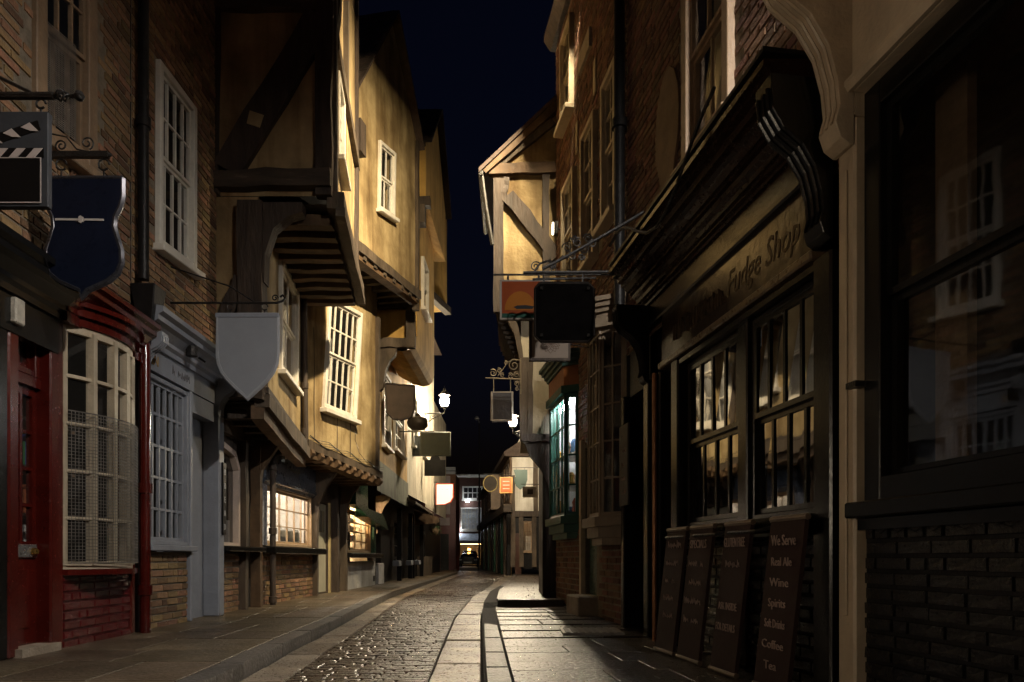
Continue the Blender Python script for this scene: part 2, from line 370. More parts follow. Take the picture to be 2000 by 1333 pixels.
def text(fr, parent, s, mat, u, z, size, w, flip=False, sx=1.0, shear=0, ext=.002, align='CENTER', name='lettering', slope=0):
    if s[0] == '~':                         # worn lettering nobody can read: broken brush strokes
        mb = MB(); wd_ = len(s) * size * .5 * sx; x = -wd_ / 2
        while x < wd_ / 2:
            l_ = rr(.25, .55) * size * sx; h_ = size * rr(.45, .8)
            if R() < .85:
                m2 = [(x, rr(0, .2) * h_), (x + l_ * .15, h_), (x + l_ * .5, rr(.2, .5) * h_), (x + l_ * .85, rr(.5, 1) * h_), (x + l_, rr(0, .2) * h_)]
                mb.tube([fr.P(u + (-1 if flip else 1) * a_, z + b_, w) for a_, b_ in m2], size * .035, 4)
            x += l_ * 1.2
        return mb.build(name, mat, parent)
    cu = bpy.data.curves.new('t', 'FONT'); cu.body = s; cu.size = size; cu.extrude = ext; cu.align_x = align; cu.shear = shear; cu.resolution_u = 2
    ob = bpy.data.objects.new('t', cu); C.objects.link(ob)
    me = bpy.data.meshes.new_from_object(ob); mb = MB()
    sg = -1 if flip else 1
    mb.add([fr.P(u + sg * v.co.x * sx, z + v.co.y + slope * v.co.x * sx, w + v.co.z) for v in me.vertices], [tuple(p.vertices) for p in me.polygons])
    bpy.data.objects.remove(ob); bpy.data.curves.remove(cu); bpy.data.meshes.remove(me)
    o = MB.build(mb, name, mat, parent); return o
def spiral(c, e1, e2, r0, r1, a0, a1, n=18):
    return [V(c) + (V(e1) * math.cos(a0 + (a1 - a0) * i / n) + V(e2) * math.sin(a0 + (a1 - a0) * i / n)) * (r0 + (r1 - r0) * i / n) for i in range(n + 1)]
def lerp_t(tab, d):
    if d <= tab[0][0]: return tab[0][1]
    for (a, x), (b, y) in zip(tab, tab[1:]):
        if d <= b: return x + (y - x) * (d - a) / (b - a)
    return tab[-1][1]

def cloth(name, col):
    m = bpy.data.materials.new(name); n, l = nt(m); n.remove(n['Principled BSDF'])
    d = n.new('ShaderNodeBsdfDiffuse'); t = n.new('ShaderNodeBsdfTranslucent'); d.inputs[0].default_value = (*col, 1); t.inputs[0].default_value = (*col, 1)
    x = n.new('ShaderNodeMixShader'); x.inputs[0].default_value = .5; l.new(d.outputs[0], x.inputs[1]); l.new(t.outputs[0], x.inputs[2]); l.new(x.outputs[0], n['Material Output'].inputs[0]); return m
FLOOD, LANT1, LANT2, LANT3, WINB = 18500, 750, 1700, 8000, 14
# ------------------------------------------------------------------ street surfaces
LKT = [(1, -1.55), (4.6, -1.77), (6, -1.88), (8.4, -2.02), (12, -2.3), (15, -2.48), (25, -2.6), (36, -2.75), (44, -3.4), (50, -5.0)]
RST = [(1, -.36), (4.6, -.53), (9.7, -.755), (14.5, -.79), (23, -.55), (30, -.32), (40, -.5), (60, -1.6), (90, -3)]
XLT = [(0, -3.45), (4.7, -3.50), (6.7, -3.57), (8.7, -3.6), (10.7, -3.76), (20, -3.6), (36, -3.65), (60, -6)]
XRT = [(0, 2.35), (3.97, 1.75), (7.5, 1.195), (10.85, .67), (12.6, .62), (13.2, 1.42), (31, 1.42), (32, .1), (60, -1.9)]
RZT = [(0, .06), (6, .06), (9.6, .12), (10.3, .13), (10.35, .19), (14, .16), (20, .08), (60, .06)]
RZf = lambda d: lerp_t(RZT, d)
LZ, RZ = .10, .06
mb = MB(); mb.add([(-600, -100, -.09), (600, -100, -.09), (600, 1500, -.09), (-600, 1500, -.09)], [(0, 1, 2, 3)])
tag(mb.build('ground', bed), None, None, kind='structure')
def strip(name, mat, fa, fb, z, d0, d1, n=60, parent=None):
    mb = MB(); ds = [d0 + (d1 - d0) * i / n for i in range(n + 1)]
    zf = z if callable(z) else (lambda d: z)
    mb.add([p for d in ds for p in ((fa(d), d, zf(d)), (fb(d), d, zf(d)))], [(2 * i, 2 * i + 1, 2 * i + 3, 2 * i + 2) for i in range(n)])
    return mb.build(name, mat, parent)
def stonemesh(mb, c4, z, th, ch=.008, jz=.004):
    """a dressed stone: four plan corners, top at z, chamfered arris"""
    cx = sum(p[0] for p in c4) / 4; cyy = sum(p[1] for p in c4) / 4
    def ins(p, a):
        dx, dy = cx - p[0], cyy - p[1]; l = math.hypot(dx, dy) or 1; return (p[0] + dx / l * a, p[1] + dy / l * a)
    e = [rr(-jz, jz) for _ in range(4)]
    lo = [(p[0], p[1], z - th) for p in c4]; mi = [(p[0], p[1], z - ch + e[i]) for i, p in enumerate(c4)]
    up = [(*ins(p, ch * 1.6), z + e[i]) for i, p in enumerate(c4)]
    fs = [(8, 9, 10, 11)]
    for a in (0, 4): fs += [(a + i, a + (i + 1) % 4, a + 4 + (i + 1) % 4, a + 4 + i) for i in range(4)]
    return mb.add(lo + mi + up, fs)
def lay(parent, name, mat, cells, z, th, nmax, ch=.008, jz=.004, restname='paving'):
    """cells: lists of four plan corners; the nearest singly, the rest as one part"""
    cells = [c for c in cells]; cells.sort(key=lambda c: c[0][1]); rest = MB(); k = 0
    for c in cells:
        zz = (z(c[0][1]) if callable(z) else z) + rr(-jz, jz)
        ctr = (sum(p[0] for p in c) / 4, sum(p[1] for p in c) / 4, zz)
        if k < nmax and seen(ctr):
            stonemesh(MB0 := MB(), c, zz, th, ch, jz * .6); MB0.build(name, mat, parent); k += 1
        else: stonemesh(rest, c, zz, th, ch, jz * .6)
    if rest.v: rest.build(restname, mat, parent)['kind'] = 'stuff'
LK = lambda d: lerp_t(LKT, d); RS = lambda d: lerp_t(RST, d); XL = lambda d: lerp_t(XLT, d); XR = lambda d: lerp_t(XRT, d)
GUT = .30; SLW = .33; RKW = .15
road = tag(strip('road', bed, lambda d: LK(d) - .1, lambda d: RS(d) + .6, -.03, 1, 60), None, None, kind='structure')
mbx = MB(); mbx.add([(-16, 44, -.045), (6, 44, -.045), (6, 90, -.045), (-16, 90, -.045)], [(0, 1, 2, 3)])
tag(mbx.build('far_road', M('far_setts', (.16, .125, .09), .5, .4, 14, .8, 50)), None, None, kind='structure')
cells = []; d = 3.2
while d < 44:
    h = rr(.078, .10) * (1 if d < 16 else 1.6); a = LK(d) + GUT; b = RS(d) - .012; x = a - rr(0, .2)
    while x < b - .03:
        l = rr(.13, .26); x0, x1 = max(x, a), min(x + l, b)
        if b - x1 < .07: x1 = b
        if x1 - x0 > .04:
            s = .006; dd = lambda xx: d + .10 * math.sin(xx * 1.2)
            cells.append([(x0 + s, dd(x0) + s), (x1 - s, dd(x1) + s), (x1 - s, dd(x1) + h - s), (x0 + s, dd(x0) + h - s)])
        x = x1 if x1 == b else x + l
    d += h
lay(road, 'sett', sett, cells, 0, .03, 300, .007, .0035, 'setts')
def run(parent, name, mat, xa, wd, z, th, d0, d1, l0, l1, nmax, gap=.008, jz=.004, ch=.01):
    cells = []; d = d0
    while d < d1:
        l = rr(l0, l1); e = d + l - gap
        cells.append([(xa(d), d), (xa(d) + wd, d), (xa(e) + wd, e), (xa(e), e)]); d += l
    lay(parent, name, mat, cells, z, th, nmax, ch, jz)
run(road, 'gutter_slab', slab, lambda d: LK(d) + .01, GUT - .02, .0, .04, 3, 44, .6, 1.0, 40)
run(road, 'wheel_stone', slab, lambda d: RS(d), SLW, .012, .05, 3, 44, .45, .95, 50, .012, .006)
pl = tag(strip('left_pavement', bed, lambda d: XL(d) - .6, lambda d: LK(d) - .02, LZ - .03, 1, 50), None, None, kind='structure')
run(pl, 'kerbstone', kerbm, lambda d: LK(d) - .16, .16, LZ + .004, .16, 2.6, 46, .7, 1.1, 40, .008, .003, .015)
cells = []; d = 2.6
while d < 40:
    l = rr(.5, .85); a, b = XL(d) - .15, LK(d) - .175; n = 3 if R() < .6 else 2
    cs = [0] + sorted((k + rr(-.15, .15)) / n for k in range(1, n)) + [1]
    for s0, s1 in zip(cs, cs[1:]):
        f = lambda s, y: (XL(y) - .15) * (1 - s) + (LK(y) - .175) * s
        y0, y1 = d + .005, d + l - .005
        cells.append([(f(s0, y0) + .005, y0), (f(s1, y0) - .005, y0), (f(s1, y1) - .005, y1), (f(s0, y1) + .005, y1)])
    d += l
lay(pl, 'flagstone', flag, cells, LZ, .04, 110, .0025, .0015)
pr = tag(strip('right_pavement', bed, lambda d: RS(d) + SLW + .02, lambda d: XR(d) + .6, lambda d: RZf(d) - .03, 1, 34, 120), None, None, kind='structure')
run(pr, 'kerbstone', kerbm, lambda d: RS(d) + SLW + .035, RKW, RZ + .006, .12, 2.6, 44, .6, 1.0, 40, .01, .004, .015)
cells = []; d = 2.6; RKI = lambda y: RS(y) + SLW + .045 + RKW
GR = (.48, 1.06, 6.75, 7.25); GZ = RZf(7.2) + .012                 # the light ribbed cover let into the flags
while d < 34:
    l = rr(.38, .62) * (1 if d < 16 else 1.5); n = 2 if R() < .7 else 3
    cs = [0] + sorted((k + rr(-.22, .22)) / n for k in range(1, n)) + [1]
    for s0, s1 in zip(cs, cs[1:]):
        f = lambda s, y: RKI(y) * (1 - s) + (XR(y) + .1) * s
        sk = .10; y0, y1 = d + .006, d + l - .006
        q = [(f(s0, y0) + .006, y0 + sk * s0), (f(s1, y0) - .006, y0 + sk * s1), (f(s1, y1) - .006, y1 + sk * s1), (f(s0, y1) + .006, y1 + sk * s0)]
        cells.append(q)
    d += l
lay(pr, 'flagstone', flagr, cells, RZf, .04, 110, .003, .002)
mb = MB(); mb.box(GR[0], GR[1], GR[2], GR[3], GZ - .03, GZ)
for i in range(8):
    for j in range(6):
        x = GR[0] + .03 + i * .068; y = GR[2] + .03 + j * .078; mb.box(x, x + .045, y, y + .055, GZ + .0005, GZ + .008)
mb.build('cover_plate', M('cover_plate', (.42, .42, .43), .4, .2, 8, .2, 40), pr)
# a raised stone at the foot of the brick corner
st = MB(); stonemesh(st, [(-.20, 10.0), (.72, 10.0), (.72, 10.42), (-.20, 10.42)], .215, .2, .015, .004); st.build('raised_step', flagr, pr)

# ------------------------------------------------------------------ left row, house one: red shop in brick
A1 = Fr((-3.42, 2.2), (-3.57, 6.70))
a1 = thing('red_shop_house', 'brick house with red shop door and curved bow window behind wire guard', 'house', (-3.5, 4.5, LZ))
U = A1.us
sy = lambda fr, px, py, w=0: fr.uz(px, py, w)[1]
wq = A1.quad((62, -190), (182, -75), (182, 345), (62, 255))
zs0 = 3.02
wall(A1, 'wall', mor, a1, [(0, zs0), (A1.L, zs0), (A1.L, 9.5), (0, 9.5)], [qsub(wq, .04, .96, .03, .97)])
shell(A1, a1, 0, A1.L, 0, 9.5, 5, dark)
bricks(A1, a1, [(0, zs0), (A1.L, zs0), (A1.L, 7.2), (0, 7.2)], [wq], brk, 0, 300)
window(A1, a1, wq, 3, (1, 2), brn, 0, casing=.13, split=.5, proud=.04)
g = MB()                                     # the fine guard in the lower sash
for i in range(22):
    s = i / 21; a = lerp2(wq, .12 + .5 * s, .09); b = lerp2(wq, .12 + .5 * s, .52); g.tube([A1.P(*a, .03), A1.P(*b, .03)], .003, 3)
for i in range(46):
    t = .09 + .43 * i / 45; g.tube([A1.P(*lerp2(wq, .12, t), .032), A1.P(*lerp2(wq, .62, t), .032)], .003, 3)
g.build('window_guard', pipe, a1)
# shopfront: black cornice, red posts, door, transom, bow window
uD0, uD1, uB0, uB1 = U(24), U(86), U(112), U(246)
cornice(A1, 'cornice', blk, a1, 0, U(100), 2.62, .05, 1.15)
cornice(A1, 'cornice', red, a1, U(100), A1.L - .03, 2.70, .10, 1.0)
fbox(A1, 'fascia', blk, a1, 0, U(100), 2.36, 2.63, -.02, .06)
fbox(A1, 'fascia', red, a1, U(100) + .003, A1.L - .03, 2.62, 2.72, -.02, .12)
for u0, u1, m in ((0, U(-40), blk), (U(-38), U(2), blk), (U(3), uD0, red), (uD1, uB0, red), (uB1, A1.L, red)):
    fbox(A1, 'pilaster', m, a1, u0 + .002, u1 - .002, LZ, 2.62 if m is red else 2.37, -.12, .05, bev=.012)
fbox(A1, 'highlight_block', M('highlight_pale', (.5, .46, .38), .35, .2, 20, .5, 60), a1, U(3), U(22), 2.42, 2.60, .052, .10, bev=.01)  # pale block whose colour stands in for a bright highlight on the black fascia
fr_ = A1
door = fbox(A1, 'door', red, a1, uD0, uD1, LZ + .02, .92, -.10, -.055)
mbd = MB()
for s0, s1, z0, z1 in ((0, .14, .92, 2.06), (.86, 1, .92, 2.06), (.14, .86, 2.0, 2.06), (.46, .54, .92, 2.0)):
    A1.box(mbd, uD0 + (uD1 - uD0) * s0, uD0 + (uD1 - uD0) * s1, z0, z1, -.10, -.055)
for k in range(1, 4): A1.box(mbd, uD0 + .02, uD1 - .02, .92 + k * .27 - .012, .92 + k * .27 + .012, -.095, -.06)
mbd.build('glazing_bars', red, door)
for i in range(2):
    for k in range(4):
        a = uD0 + (uD1 - uD0) * (.14 + .4 * i); b = a + (uD1 - uD0) * .32; m2 = MB(); e = rr(-.004, .004)
        m2.add([A1.P(a, .93 + k * .27, -.08 + e), A1.P(b, .93 + k * .27, -.08 - e), A1.P(b, 1.18 + k * .27, -.08), A1.P(a, 1.18 + k * .27, -.08)], [(0, 1, 2, 3)]); m2.build('pane', GL, door)
fbox(A1, 'raised_panel', red, door, uD0 + .09, uD1 - .09, .28, .72, -.06, -.042, bev=.012)
fbox(A1, 'letter_plate', M('dull_chrome', (.45, .44, .42), .3, .2, 20, .1, 50, metal=.8), door, uD0 + .06, uD0 + .34, .80, .90, -.056, -.035, bev=.006)
mk = MB(); mk.lathe(A1.P(uD1 - .07, .84, -.03), [(.012, -.02), (.03, -.01), (.035, .01), (.02, .03), (.005, .035)], 12); mk.build('knob', M('brass', (.45, .28, .08), .3, .2, 20, .1, 50, metal=.9), door, smooth=True)
fbox(A1, 'threshold', stone, a1, uD0 - .05, uD1 + .05, LZ, LZ + .06, -.12, .10)
fbox(A1, 'transom', red, a1, uD0, uD1, 2.065, 2.14, -.11, -.02)
window(A1, a1, [(uD0, 2.62), (uD1, 2.62), (uD1, 2.145), (uD0, 2.145)], 2, 2, red, -.06, sash=False, casing=.05, sill=0, proud=.03)
BW = uB1 - uB0; ZB0, ZB1, BUL = .74, 2.60, .20
def bow(s): return .03 + BUL * (1 - (2 * s - 1) ** 2)
def bowstrip(mb, z0, z1, o0, o1, s0=0., s1=1., n=14):
    for i in range(n):
        a, b = s0 + (s1 - s0) * i / n, s0 + (s1 - s0) * (i + 1) / n
        p = lambda s, z, o: A1.P(uB0 + BW * s, z, bow(s) + o)
        mb.hexa([p(a, z0, o0), p(b, z0, o0), p(b, z0, o1), p(a, z0, o1), p(a, z1, o0), p(b, z1, o0), p(b, z1, o1), p(a, z1, o1)])
mb = MB()
for i in range(6):
    s = i / 5 * .97 + .015; a = .028 / BW; A1.poly(mb, [(uB0 + BW * (s - a), ZB0), (uB0 + BW * (s + a), ZB0), (uB0 + BW * (s + a), ZB1), (uB0 + BW * (s - a), ZB1)], bow(s) - .05, bow(s) + .012)
for k in range(6):
    z = ZB0 + (ZB1 - ZB0) * k / 5; t = .03 if k in (0, 5) else .013; bowstrip(mb, z - t, z + t, -.045, .008)
bw = mb.build('bow_window', crm, a1)
for i in range(5):
    for k in range(5):
        a, b = i / 5 * .97 + .015, (i + 1) / 5 * .97 + .015; z0, z1 = ZB0 + (ZB1 - ZB0) * k / 5, ZB0 + (ZB1 - ZB0) * (k + 1) / 5; m2 = MB()
        m2.add([A1.P(uB0 + BW * a, z0, bow(a) - .02), A1.P(uB0 + BW * b, z0, bow(b) - .02 + rr(-.004, .004)), A1.P(uB0 + BW * b, z1, bow(b) - .02), A1.P(uB0 + BW * a, z1, bow(a) - .02)], [(0, 1, 2, 3)]); m2.build('pane', GL, bw)
mb = MB(); bowstrip(mb, ZB0 - .075, ZB0 - .032, -.20, .05); mb.build('sill', red, bw)
mb = MB(); bowstrip(mb, ZB1 + .032, ZB1 + .10, -.2, .03); bowstrip(mb, ZB1 + .102, ZB1 + .17, -.2, .07); bowstrip(mb, ZB1 + .172, ZB1 + .21, -.2, .11); mb.build('head_moulding', red, bw)
g = MB(); zt = 1.95
for i in range(46):
    s = .02 + .96 * i / 45; g.tube([A1.P(uB0 + BW * s, ZB0 + .02, bow(s) + .05), A1.P(uB0 + BW * s, zt, bow(s) + .05)], .0028, 3)
for k in range(46):
    z = ZB0 + .02 + (zt - ZB0 - .02) * k / 45; g.tube([A1.P(uB0 + BW * s, z, bow(s) + .053) for s in [j / 12 for j in range(13)]], .0028 if 0 < k < 45 else .006, 3)
g.build('wire_guard', pipe, bw)
base = fbox(A1, 'plinth', morp, a1, uB0, uB1, LZ - .05, ZB0 - .08, -.1, .035)
bricks(A1, a1, [(uB0, LZ - .02), (uB1, LZ - .02), (uB1, ZB0 - .085), (uB0, ZB0 - .085)], [], brkp, .038, 120, .225, .075, .012)
fbox(A1, 'floor', brn, a1, .05, A1.L - .05, LZ - .04, LZ, -4.8, -.13)
# inside: shelves of stock behind the bow window
sh = thing('display_shelves', 'wooden shelves of coloured boxes inside the red shop window', 'shelves', A1.P(uB0 + .5, LZ, -.8))
for z in (.75, 1.15, 1.55, 1.95): fbox(A1, 'shelf', brn, sh, uB0 - .1, uB1 + .1, z, z + .025, -.85, -.5)
for u in (uB0 - .12, uB1 + .1): fbox(A1, 'upright', brn, sh, u, u + .03, LZ, 2.3, -.85, -.5)
pal = [(.05, .22, .2), (.35, .10, .04), (.04, .16, .07), (.4, .33, .2), (.06, .09, .25), (.5, .5, .48)]
for z in (.775, 1.175, 1.575):
    u = uB0 - .06
    while u < uB1 + .05:
        l = rr(.05, .16); k = random.randrange(6); fbox(A1, 'stock_box', M('stock_%d' % k, pal[k], .5, .15, 5, 0), sh, u, u + l - .01, z, z + rr(.16, .32), -.82, -.58); u += l

# ------------------------------------------------------------------ house two: brick over a blue-grey shopfront
A2 = Fr((-3.57, 6.72), (-3.60, 8.72))
a2 = thing('grey_shop_house', 'brick house with blue-grey small-paned shopfront and tall sash window', 'house', (-3.6, 7.7, LZ))
U = A2.us
wq = A2.quad((304, 115), (377, 212), (377, 532), (303, 478))
ztop = sy(A2, 275, 592)
zc1 = sy(A2, 420, 690)
wall(A2, 'wall', mor, a2, [(0, 2.9), (A2.L, 2.9), (A2.L, 10), (0, 10)], [qsub(wq, .04, .96, .03, .97)])
shell(A2, a2, 0, A2.L, 0, 10, 5, dark)
bricks(A2, a2, [(0, 2.9), (A2.L, 2.9), (A2.L, 8.0), (0, 8.0)], [wq], brk, 0, 300)
window(A2, a2, wq, 4, (2, 2), wht, 0, casing=.075, split=.5)
uW0, uW1, uP1 = U(283), U(364), U(408)
zw0, zw1 = .93, 2.62
fbox(A2, 'fascia', gry, a2, .06, A2.L, 2.64, 2.90, -.05, .05)
cornice(A2, 'cornice', gry, a2, .02, A2.L, 2.86, .05, 1.2)
for u0, u1 in ((.05, uW0), (uW1, uW1 + .05)): fbox(A2, 'pilaster', gry, a2, u0, u1, LZ, 2.64, -.10, .05, bev=.01)
fbox(A2, 'doorway_panel', gry, a2, uW1 + .055, A2.L - .02, LZ, 2.42, -.35, -.10)
fbox(A2, 'pilaster', gry, a2, A2.L - .16, A2.L, LZ, 2.64, -.098, .10, bev=.012)
fbox(A2, 'door_head', gry, a2, uW1 + .052, A2.L - .162, 2.42, 2.63, -.34, .04)
def console(fr, parent, mat, u0, u1, ztop, h, dep, w0=.05, name='console'):
    """scrolled bracket: an S profile run across its width"""
    pr = [(0, 0), (0, -h), (.05 * dep, -h), (.16 * dep, -.97 * h), (.22 * dep, -.90 * h), (.17 * dep, -.82 * h), (.20 * dep, -.70 * h), (.30 * dep, -.55 * h), (.50 * dep, -.42 * h), (.80 * dep, -.33 * h), (.97 * dep, -.22 * h), (dep, -.08 * h), (dep, 0)]
    mb = MB(); mb.prism([fr.P(u0, ztop + b, w0 + a) for a, b in pr], [fr.P(u1, ztop + b, w0 + a) for a, b in pr])
    o = mb.build(name, mat, parent, bev=.004)
    m2 = MB()
    for s in (.2, .5, .8):
        u = u0 + (u1 - u0) * s; m2.tube([fr.P(u, ztop + b, w0 + a + .004) for a, b in pr[4:12]], .010, 5)
    m2.build('reeding', mat, o); return o
console(A2, a2, gry, .04, .17, 2.94, .42, .22)
console(A2, a2, gry, A2.L - .16, A2.L - .02, 2.94, .5, .24)
window(A2, a2, [(uW0, zw1), (uW1, zw1), (uW1, zw0), (uW0, zw0)], 6, 5, gry, 0, sash=False, casing=.045, bar=.026, proud=.03, sill=.06, back=(M('window_back', (.10, .10, .11), .8, .2, 3, 0), .45))
gold = M('faded_gilt', (.42, .27, .09), .45, .3, 15, .1, 40, metal=.3)
text(A2, a2, 'INN', gold, .30, 2.70, .15, .052)
text(A2, a2, '~~~~~', M('dim_lettering', (.12, .12, .13), .5, .2, 10, 0), .92, 2.70, .15, .052)
fbox(A2, 'plinth', mor, a2, .05, uW1 + .04, LZ - .05, zw0 - .07, -.1, .0)
bricks(A2, a2, [(.05, LZ - .02), (uW1 + .04, LZ - .02), (uW1 + .04, zw0 - .075), (.05, zw0 - .075)], [], brk, .002, 140)
bs = thing('bread_sign', 'narrow upright board with pale letters fixed beside grey shop doorway', 'sign', A2.P(A2.L - .02, 1.1, .10))
fbox(A2, 'board', blm, bs, A2.L - .10, A2.L + .0, 1.08, 1.95, .102, .125, bev=.004)
for i, ch in enumerate('BREAD'): text(A2, bs, ch, M('pale_letter', (.55, .56, .58), .5, .1, 8, 0), A2.L - .05, 1.80 - i * .165, .10, .1265, sx=.8)
# rainwater pipes
def downpipe(name, parent, mat, pts, r=.05, collars=()):
    mb = MB(); mb.tube(pts, r, 10)
    for c in collars: mb.lathe(c, [(r * 1.02, -.05), (r * 1.35, -.045), (r * 1.35, .045), (r * 1.02, .05)], 10)
    return mb.build(name, mat, parent, smooth=True)
downpipe('drainpipe', a2, blm, [A2.P(.03, 9.5, .10), A2.P(.03, 3.42, .10)], .05, [A2.P(.03, z, .10) for z in (4.9, 6.6)])
mb = MB(); c = A2.P(.06, 3.0, .13); mb.prism([c + V((a * .6, b * .6, 0)) for a, b in ((-.12, -.12), (.12, -.12), (.12, .12), (-.12, .12))], [c + V((a, b, .36)) for a, b in ((-.12, -.12), (.12, -.12), (.12, .12), (-.12, .12))]); mb.build('hopper', blm, a2, bev=.01)
downpipe('red_downpipe', a2, red, [A2.P(.0, 3.0, .11), A2.P(-.02, 2.7, .14), A2.P(-.02, LZ, .14)], .048, [A2.P(-.02, z, .14) for z in (1.45, .5)])
downpipe('cross_pipe', a2, pipe, [A2.P(.10, 3.30, .12), A2.P(.45, 3.24, .12), A2.P(A2.L + .1, 3.14, .12)], .045, [])
mb = MB(); p = A2.P(.85, 2.98, .2); mb.lathe(p, [(.02, -.06), (.06, -.05), (.06, .05), (.02, .07)], 10); mb.tube([A2.P(.85, 3.12, .0), A2.P(.85, 3.1, .18), p], .01, 5); mb.tube([A2.P(1.1, 3.1, 0), A2.P(1.15, 2.95, .22)], .012, 5); mb.build('security_light', iron, a2)

# ------------------------------------------------------------------ hanging signs on the left
def hook(mb, p, l=.1): mb.tube(spiral(V(p) + V((0, 0, -l * .35)), (1, 0, 0), (0, 0, 1), l * .28, l * .28, 0, 5.5, 9), .007, 5); mb.tube([V(p) + V((0, 0, -l * .6)), V(p) + V((0, 0, -l))], .006, 5)
def scroll(mb, c, r, sgn=1, turns=1.6, th=.010, a0=0, d=None): mb.tube(spiral(c, (sgn, 0, 0), (0, 0, 1), r, r * .22, a0, a0 + turns * 2 * math.pi, 22), th, 5)
# clapperboard sign
D = 4.2; F1 = camfr(D); X = lambda px, dd: (px - CX) / FOC * dd; Z = lambda py, dd: CH + (HY - py) / FOC * dd
t = thing('clapperboard_sign', 'dark grey hanging sign painted with a film clapperboard', 'sign', (X(-20, D), D, Z(408, D)))
x0, x1, z0, z1 = X(-150, D), X(98, D), Z(408, D), Z(222, D)
fbox(F1, 'board', M('slate_grey', (.05, .053, .06), .5, .15, 6, .05, spec=.1), t, x0, x1, z0, z1, -.02, .02, bev=.004)
ink = M('sign_black', (.008, .007, .007), .5, .1, 6, 0, spec=.1); pink = M('sign_offwhite', (.50, .43, .40), .55, .08, 6, 0)
fbox(F1, 'slate', ink, t, x0 + .02, X(85, D), Z(400, D), Z(313, D), .0205, .024)
for a in ((x0 + .02, X(85, D), Z(314, D), Z(312.5, D)), (x0 + .02, X(85, D), Z(401, D), Z(399, D)), (X(84, D), X(86, D), Z(401, D), Z(312.5, D))): fbox(F1, 'outline', pink, t, *a, .0245, .027)
bar1 = [(-150, 309), (86, 309), (86, 290), (-150, 290)]
fpoly(F1, 'clapper', ink, t, [F1.uz(*p, .02) for p in bar1], .0205, .024)
for k in range(4): xx = 52 - k * 34; fpoly(F1, 'stripe', pink, t, [F1.uz(*p, .02) for p in ((xx, 309), (xx + 17, 309), (xx + 33, 291), (xx + 16, 291))], .0245, .027)
fpoly(F1, 'clapper', ink, t, [F1.uz(*p, .02) for p in ((-150, 330), (80, 254), (74, 236), (-150, 310))], .0205, .024)
for k in range(4):
    xx = 42 - k * 35; y = 258 + k * 11.6; fpoly(F1, 'stripe', pink, t, [F1.uz(*p, .02) for p in ((xx, y - 8), (xx + 18, y + 7 - 8), (xx + 35, y), (xx + 17, y - 17))], .0245, .027)
t = thing('sign_pole', 'black iron pole with twisted basket and ball end above clapperboard sign', 'bracket', (-3.45, D, Z(188, D)))
mb = MB(); zz = Z(188, D); mb.tube([(-3.5, D, zz), (X(105, D), D, zz)], .022, 8)
for k in range(5):
    a = k / 5 * 6.283; mb.tube([(X(105 + 32 * i / 8, D), D + math.sin(a + i * .5) * .03 * math.sin(math.pi * i / 8), zz + math.cos(a + i * .5) * .03 * math.sin(math.pi * i / 8)) for i in range(9)], .006, 5)
mb.tube([(X(137, D), D, zz), (X(150, D), D, zz)], .012, 6); mb.lathe((X(155, D), D, zz), [(.004, -.03), (.02, -.023), (.03, 0), (.02, .023), (.004, .03)], 12)
for px in (80, -60): hook(mb, (X(px, D), D, zz - .01), .10)
mb.tube([(-3.5, D, zz + .35), (X(60, D), D, zz + .02)], .010, 6)
mb.build('pole', iron, t, smooth=True)
# navy shield
D = 5.1; F1 = camfr(D)
def shield(name, label, D, pts, mat, th=.025, rim=None):
    F = camfr(D); P = [F.uz(*p) for p in pts]; c = (sum(p[0] for p in P) / len(P), min(p[1] for p in P))
    t = thing(name, label, 'sign', (c[0], D, c[1]))
    fpoly(F, 'board', mat, t, P, -th, th, bev=.004)
    if rim:
        mb = MB(); mb.tube([F.P(u, z, 0) for u, z in P + P[:1]], th * 1.25, 6); mb.build('rim', rim, t, smooth=True)
    return t, F
navy = M('navy_gloss', (.008, .011, .024), .3, .2, 5, .03, 20, spec=.12)
half = [(240, 350), (240, 385), (235, 405), (225, 425), (223, 445), (230, 468), (237, 490), (238, 515), (230, 535), (212, 550), (190, 560), (172, 568), (160, 582)]
t, F1 = shield('navy_shield_sign', 'dark navy shield sign with silver bar under iron beam', D, half + [(330 - x, y) for x, y in half[-2::-1]][:-1] + [(90, 350)], navy, .018, M('dark_edge', (.06, .06, .07), .3, .2, 8, 0, metal=.5))
silv = M('silver_paint', (.55, .50, .46), .4, .1, 8, 0)
fpoly(F1, 'bar', silv, t, [F1.uz(*p, .02) for p in ((108, 431), (203, 432), (203, 428), (108, 427))], .0185, .024)
fpoly(F1, 'lozenge', silv, t, [F1.uz(*p, .02) for p in ((154, 425), (158, 422), (163, 425), (163, 434), (158, 437), (154, 434))], .019, .028)
t = thing('sign_beam', 'black iron beam with scrollwork carrying the navy shield', 'bracket', (-3.5, D, Z(303, D)))
mb = MB(); zz = Z(303, D); mb.box(-3.52, X(212, D), D - .018, D + .018, zz - .02, zz + .02); mb.tube([(X(212, D), D, zz), (X(218, D), D, zz)], [.02, .008], 6)
scroll(mb, (X(170, D), D, Z(280, D)), .05, 1, 1.4, .006, -1.2); scroll(mb, (X(120, D), D, Z(285, D)), .045, -1, 1.5, .006, -1.2)
mb.tube([(X(100, D), D, Z(262, D)), (X(130, D), D, Z(268, D)), (X(150, D), D, Z(292, D)), (X(175, D), D, zz + .02)], .006, 5)
for px in (120, 203): hook(mb, (X(px, D), D, zz - .02), .14)
mb.build('beam', iron, t)
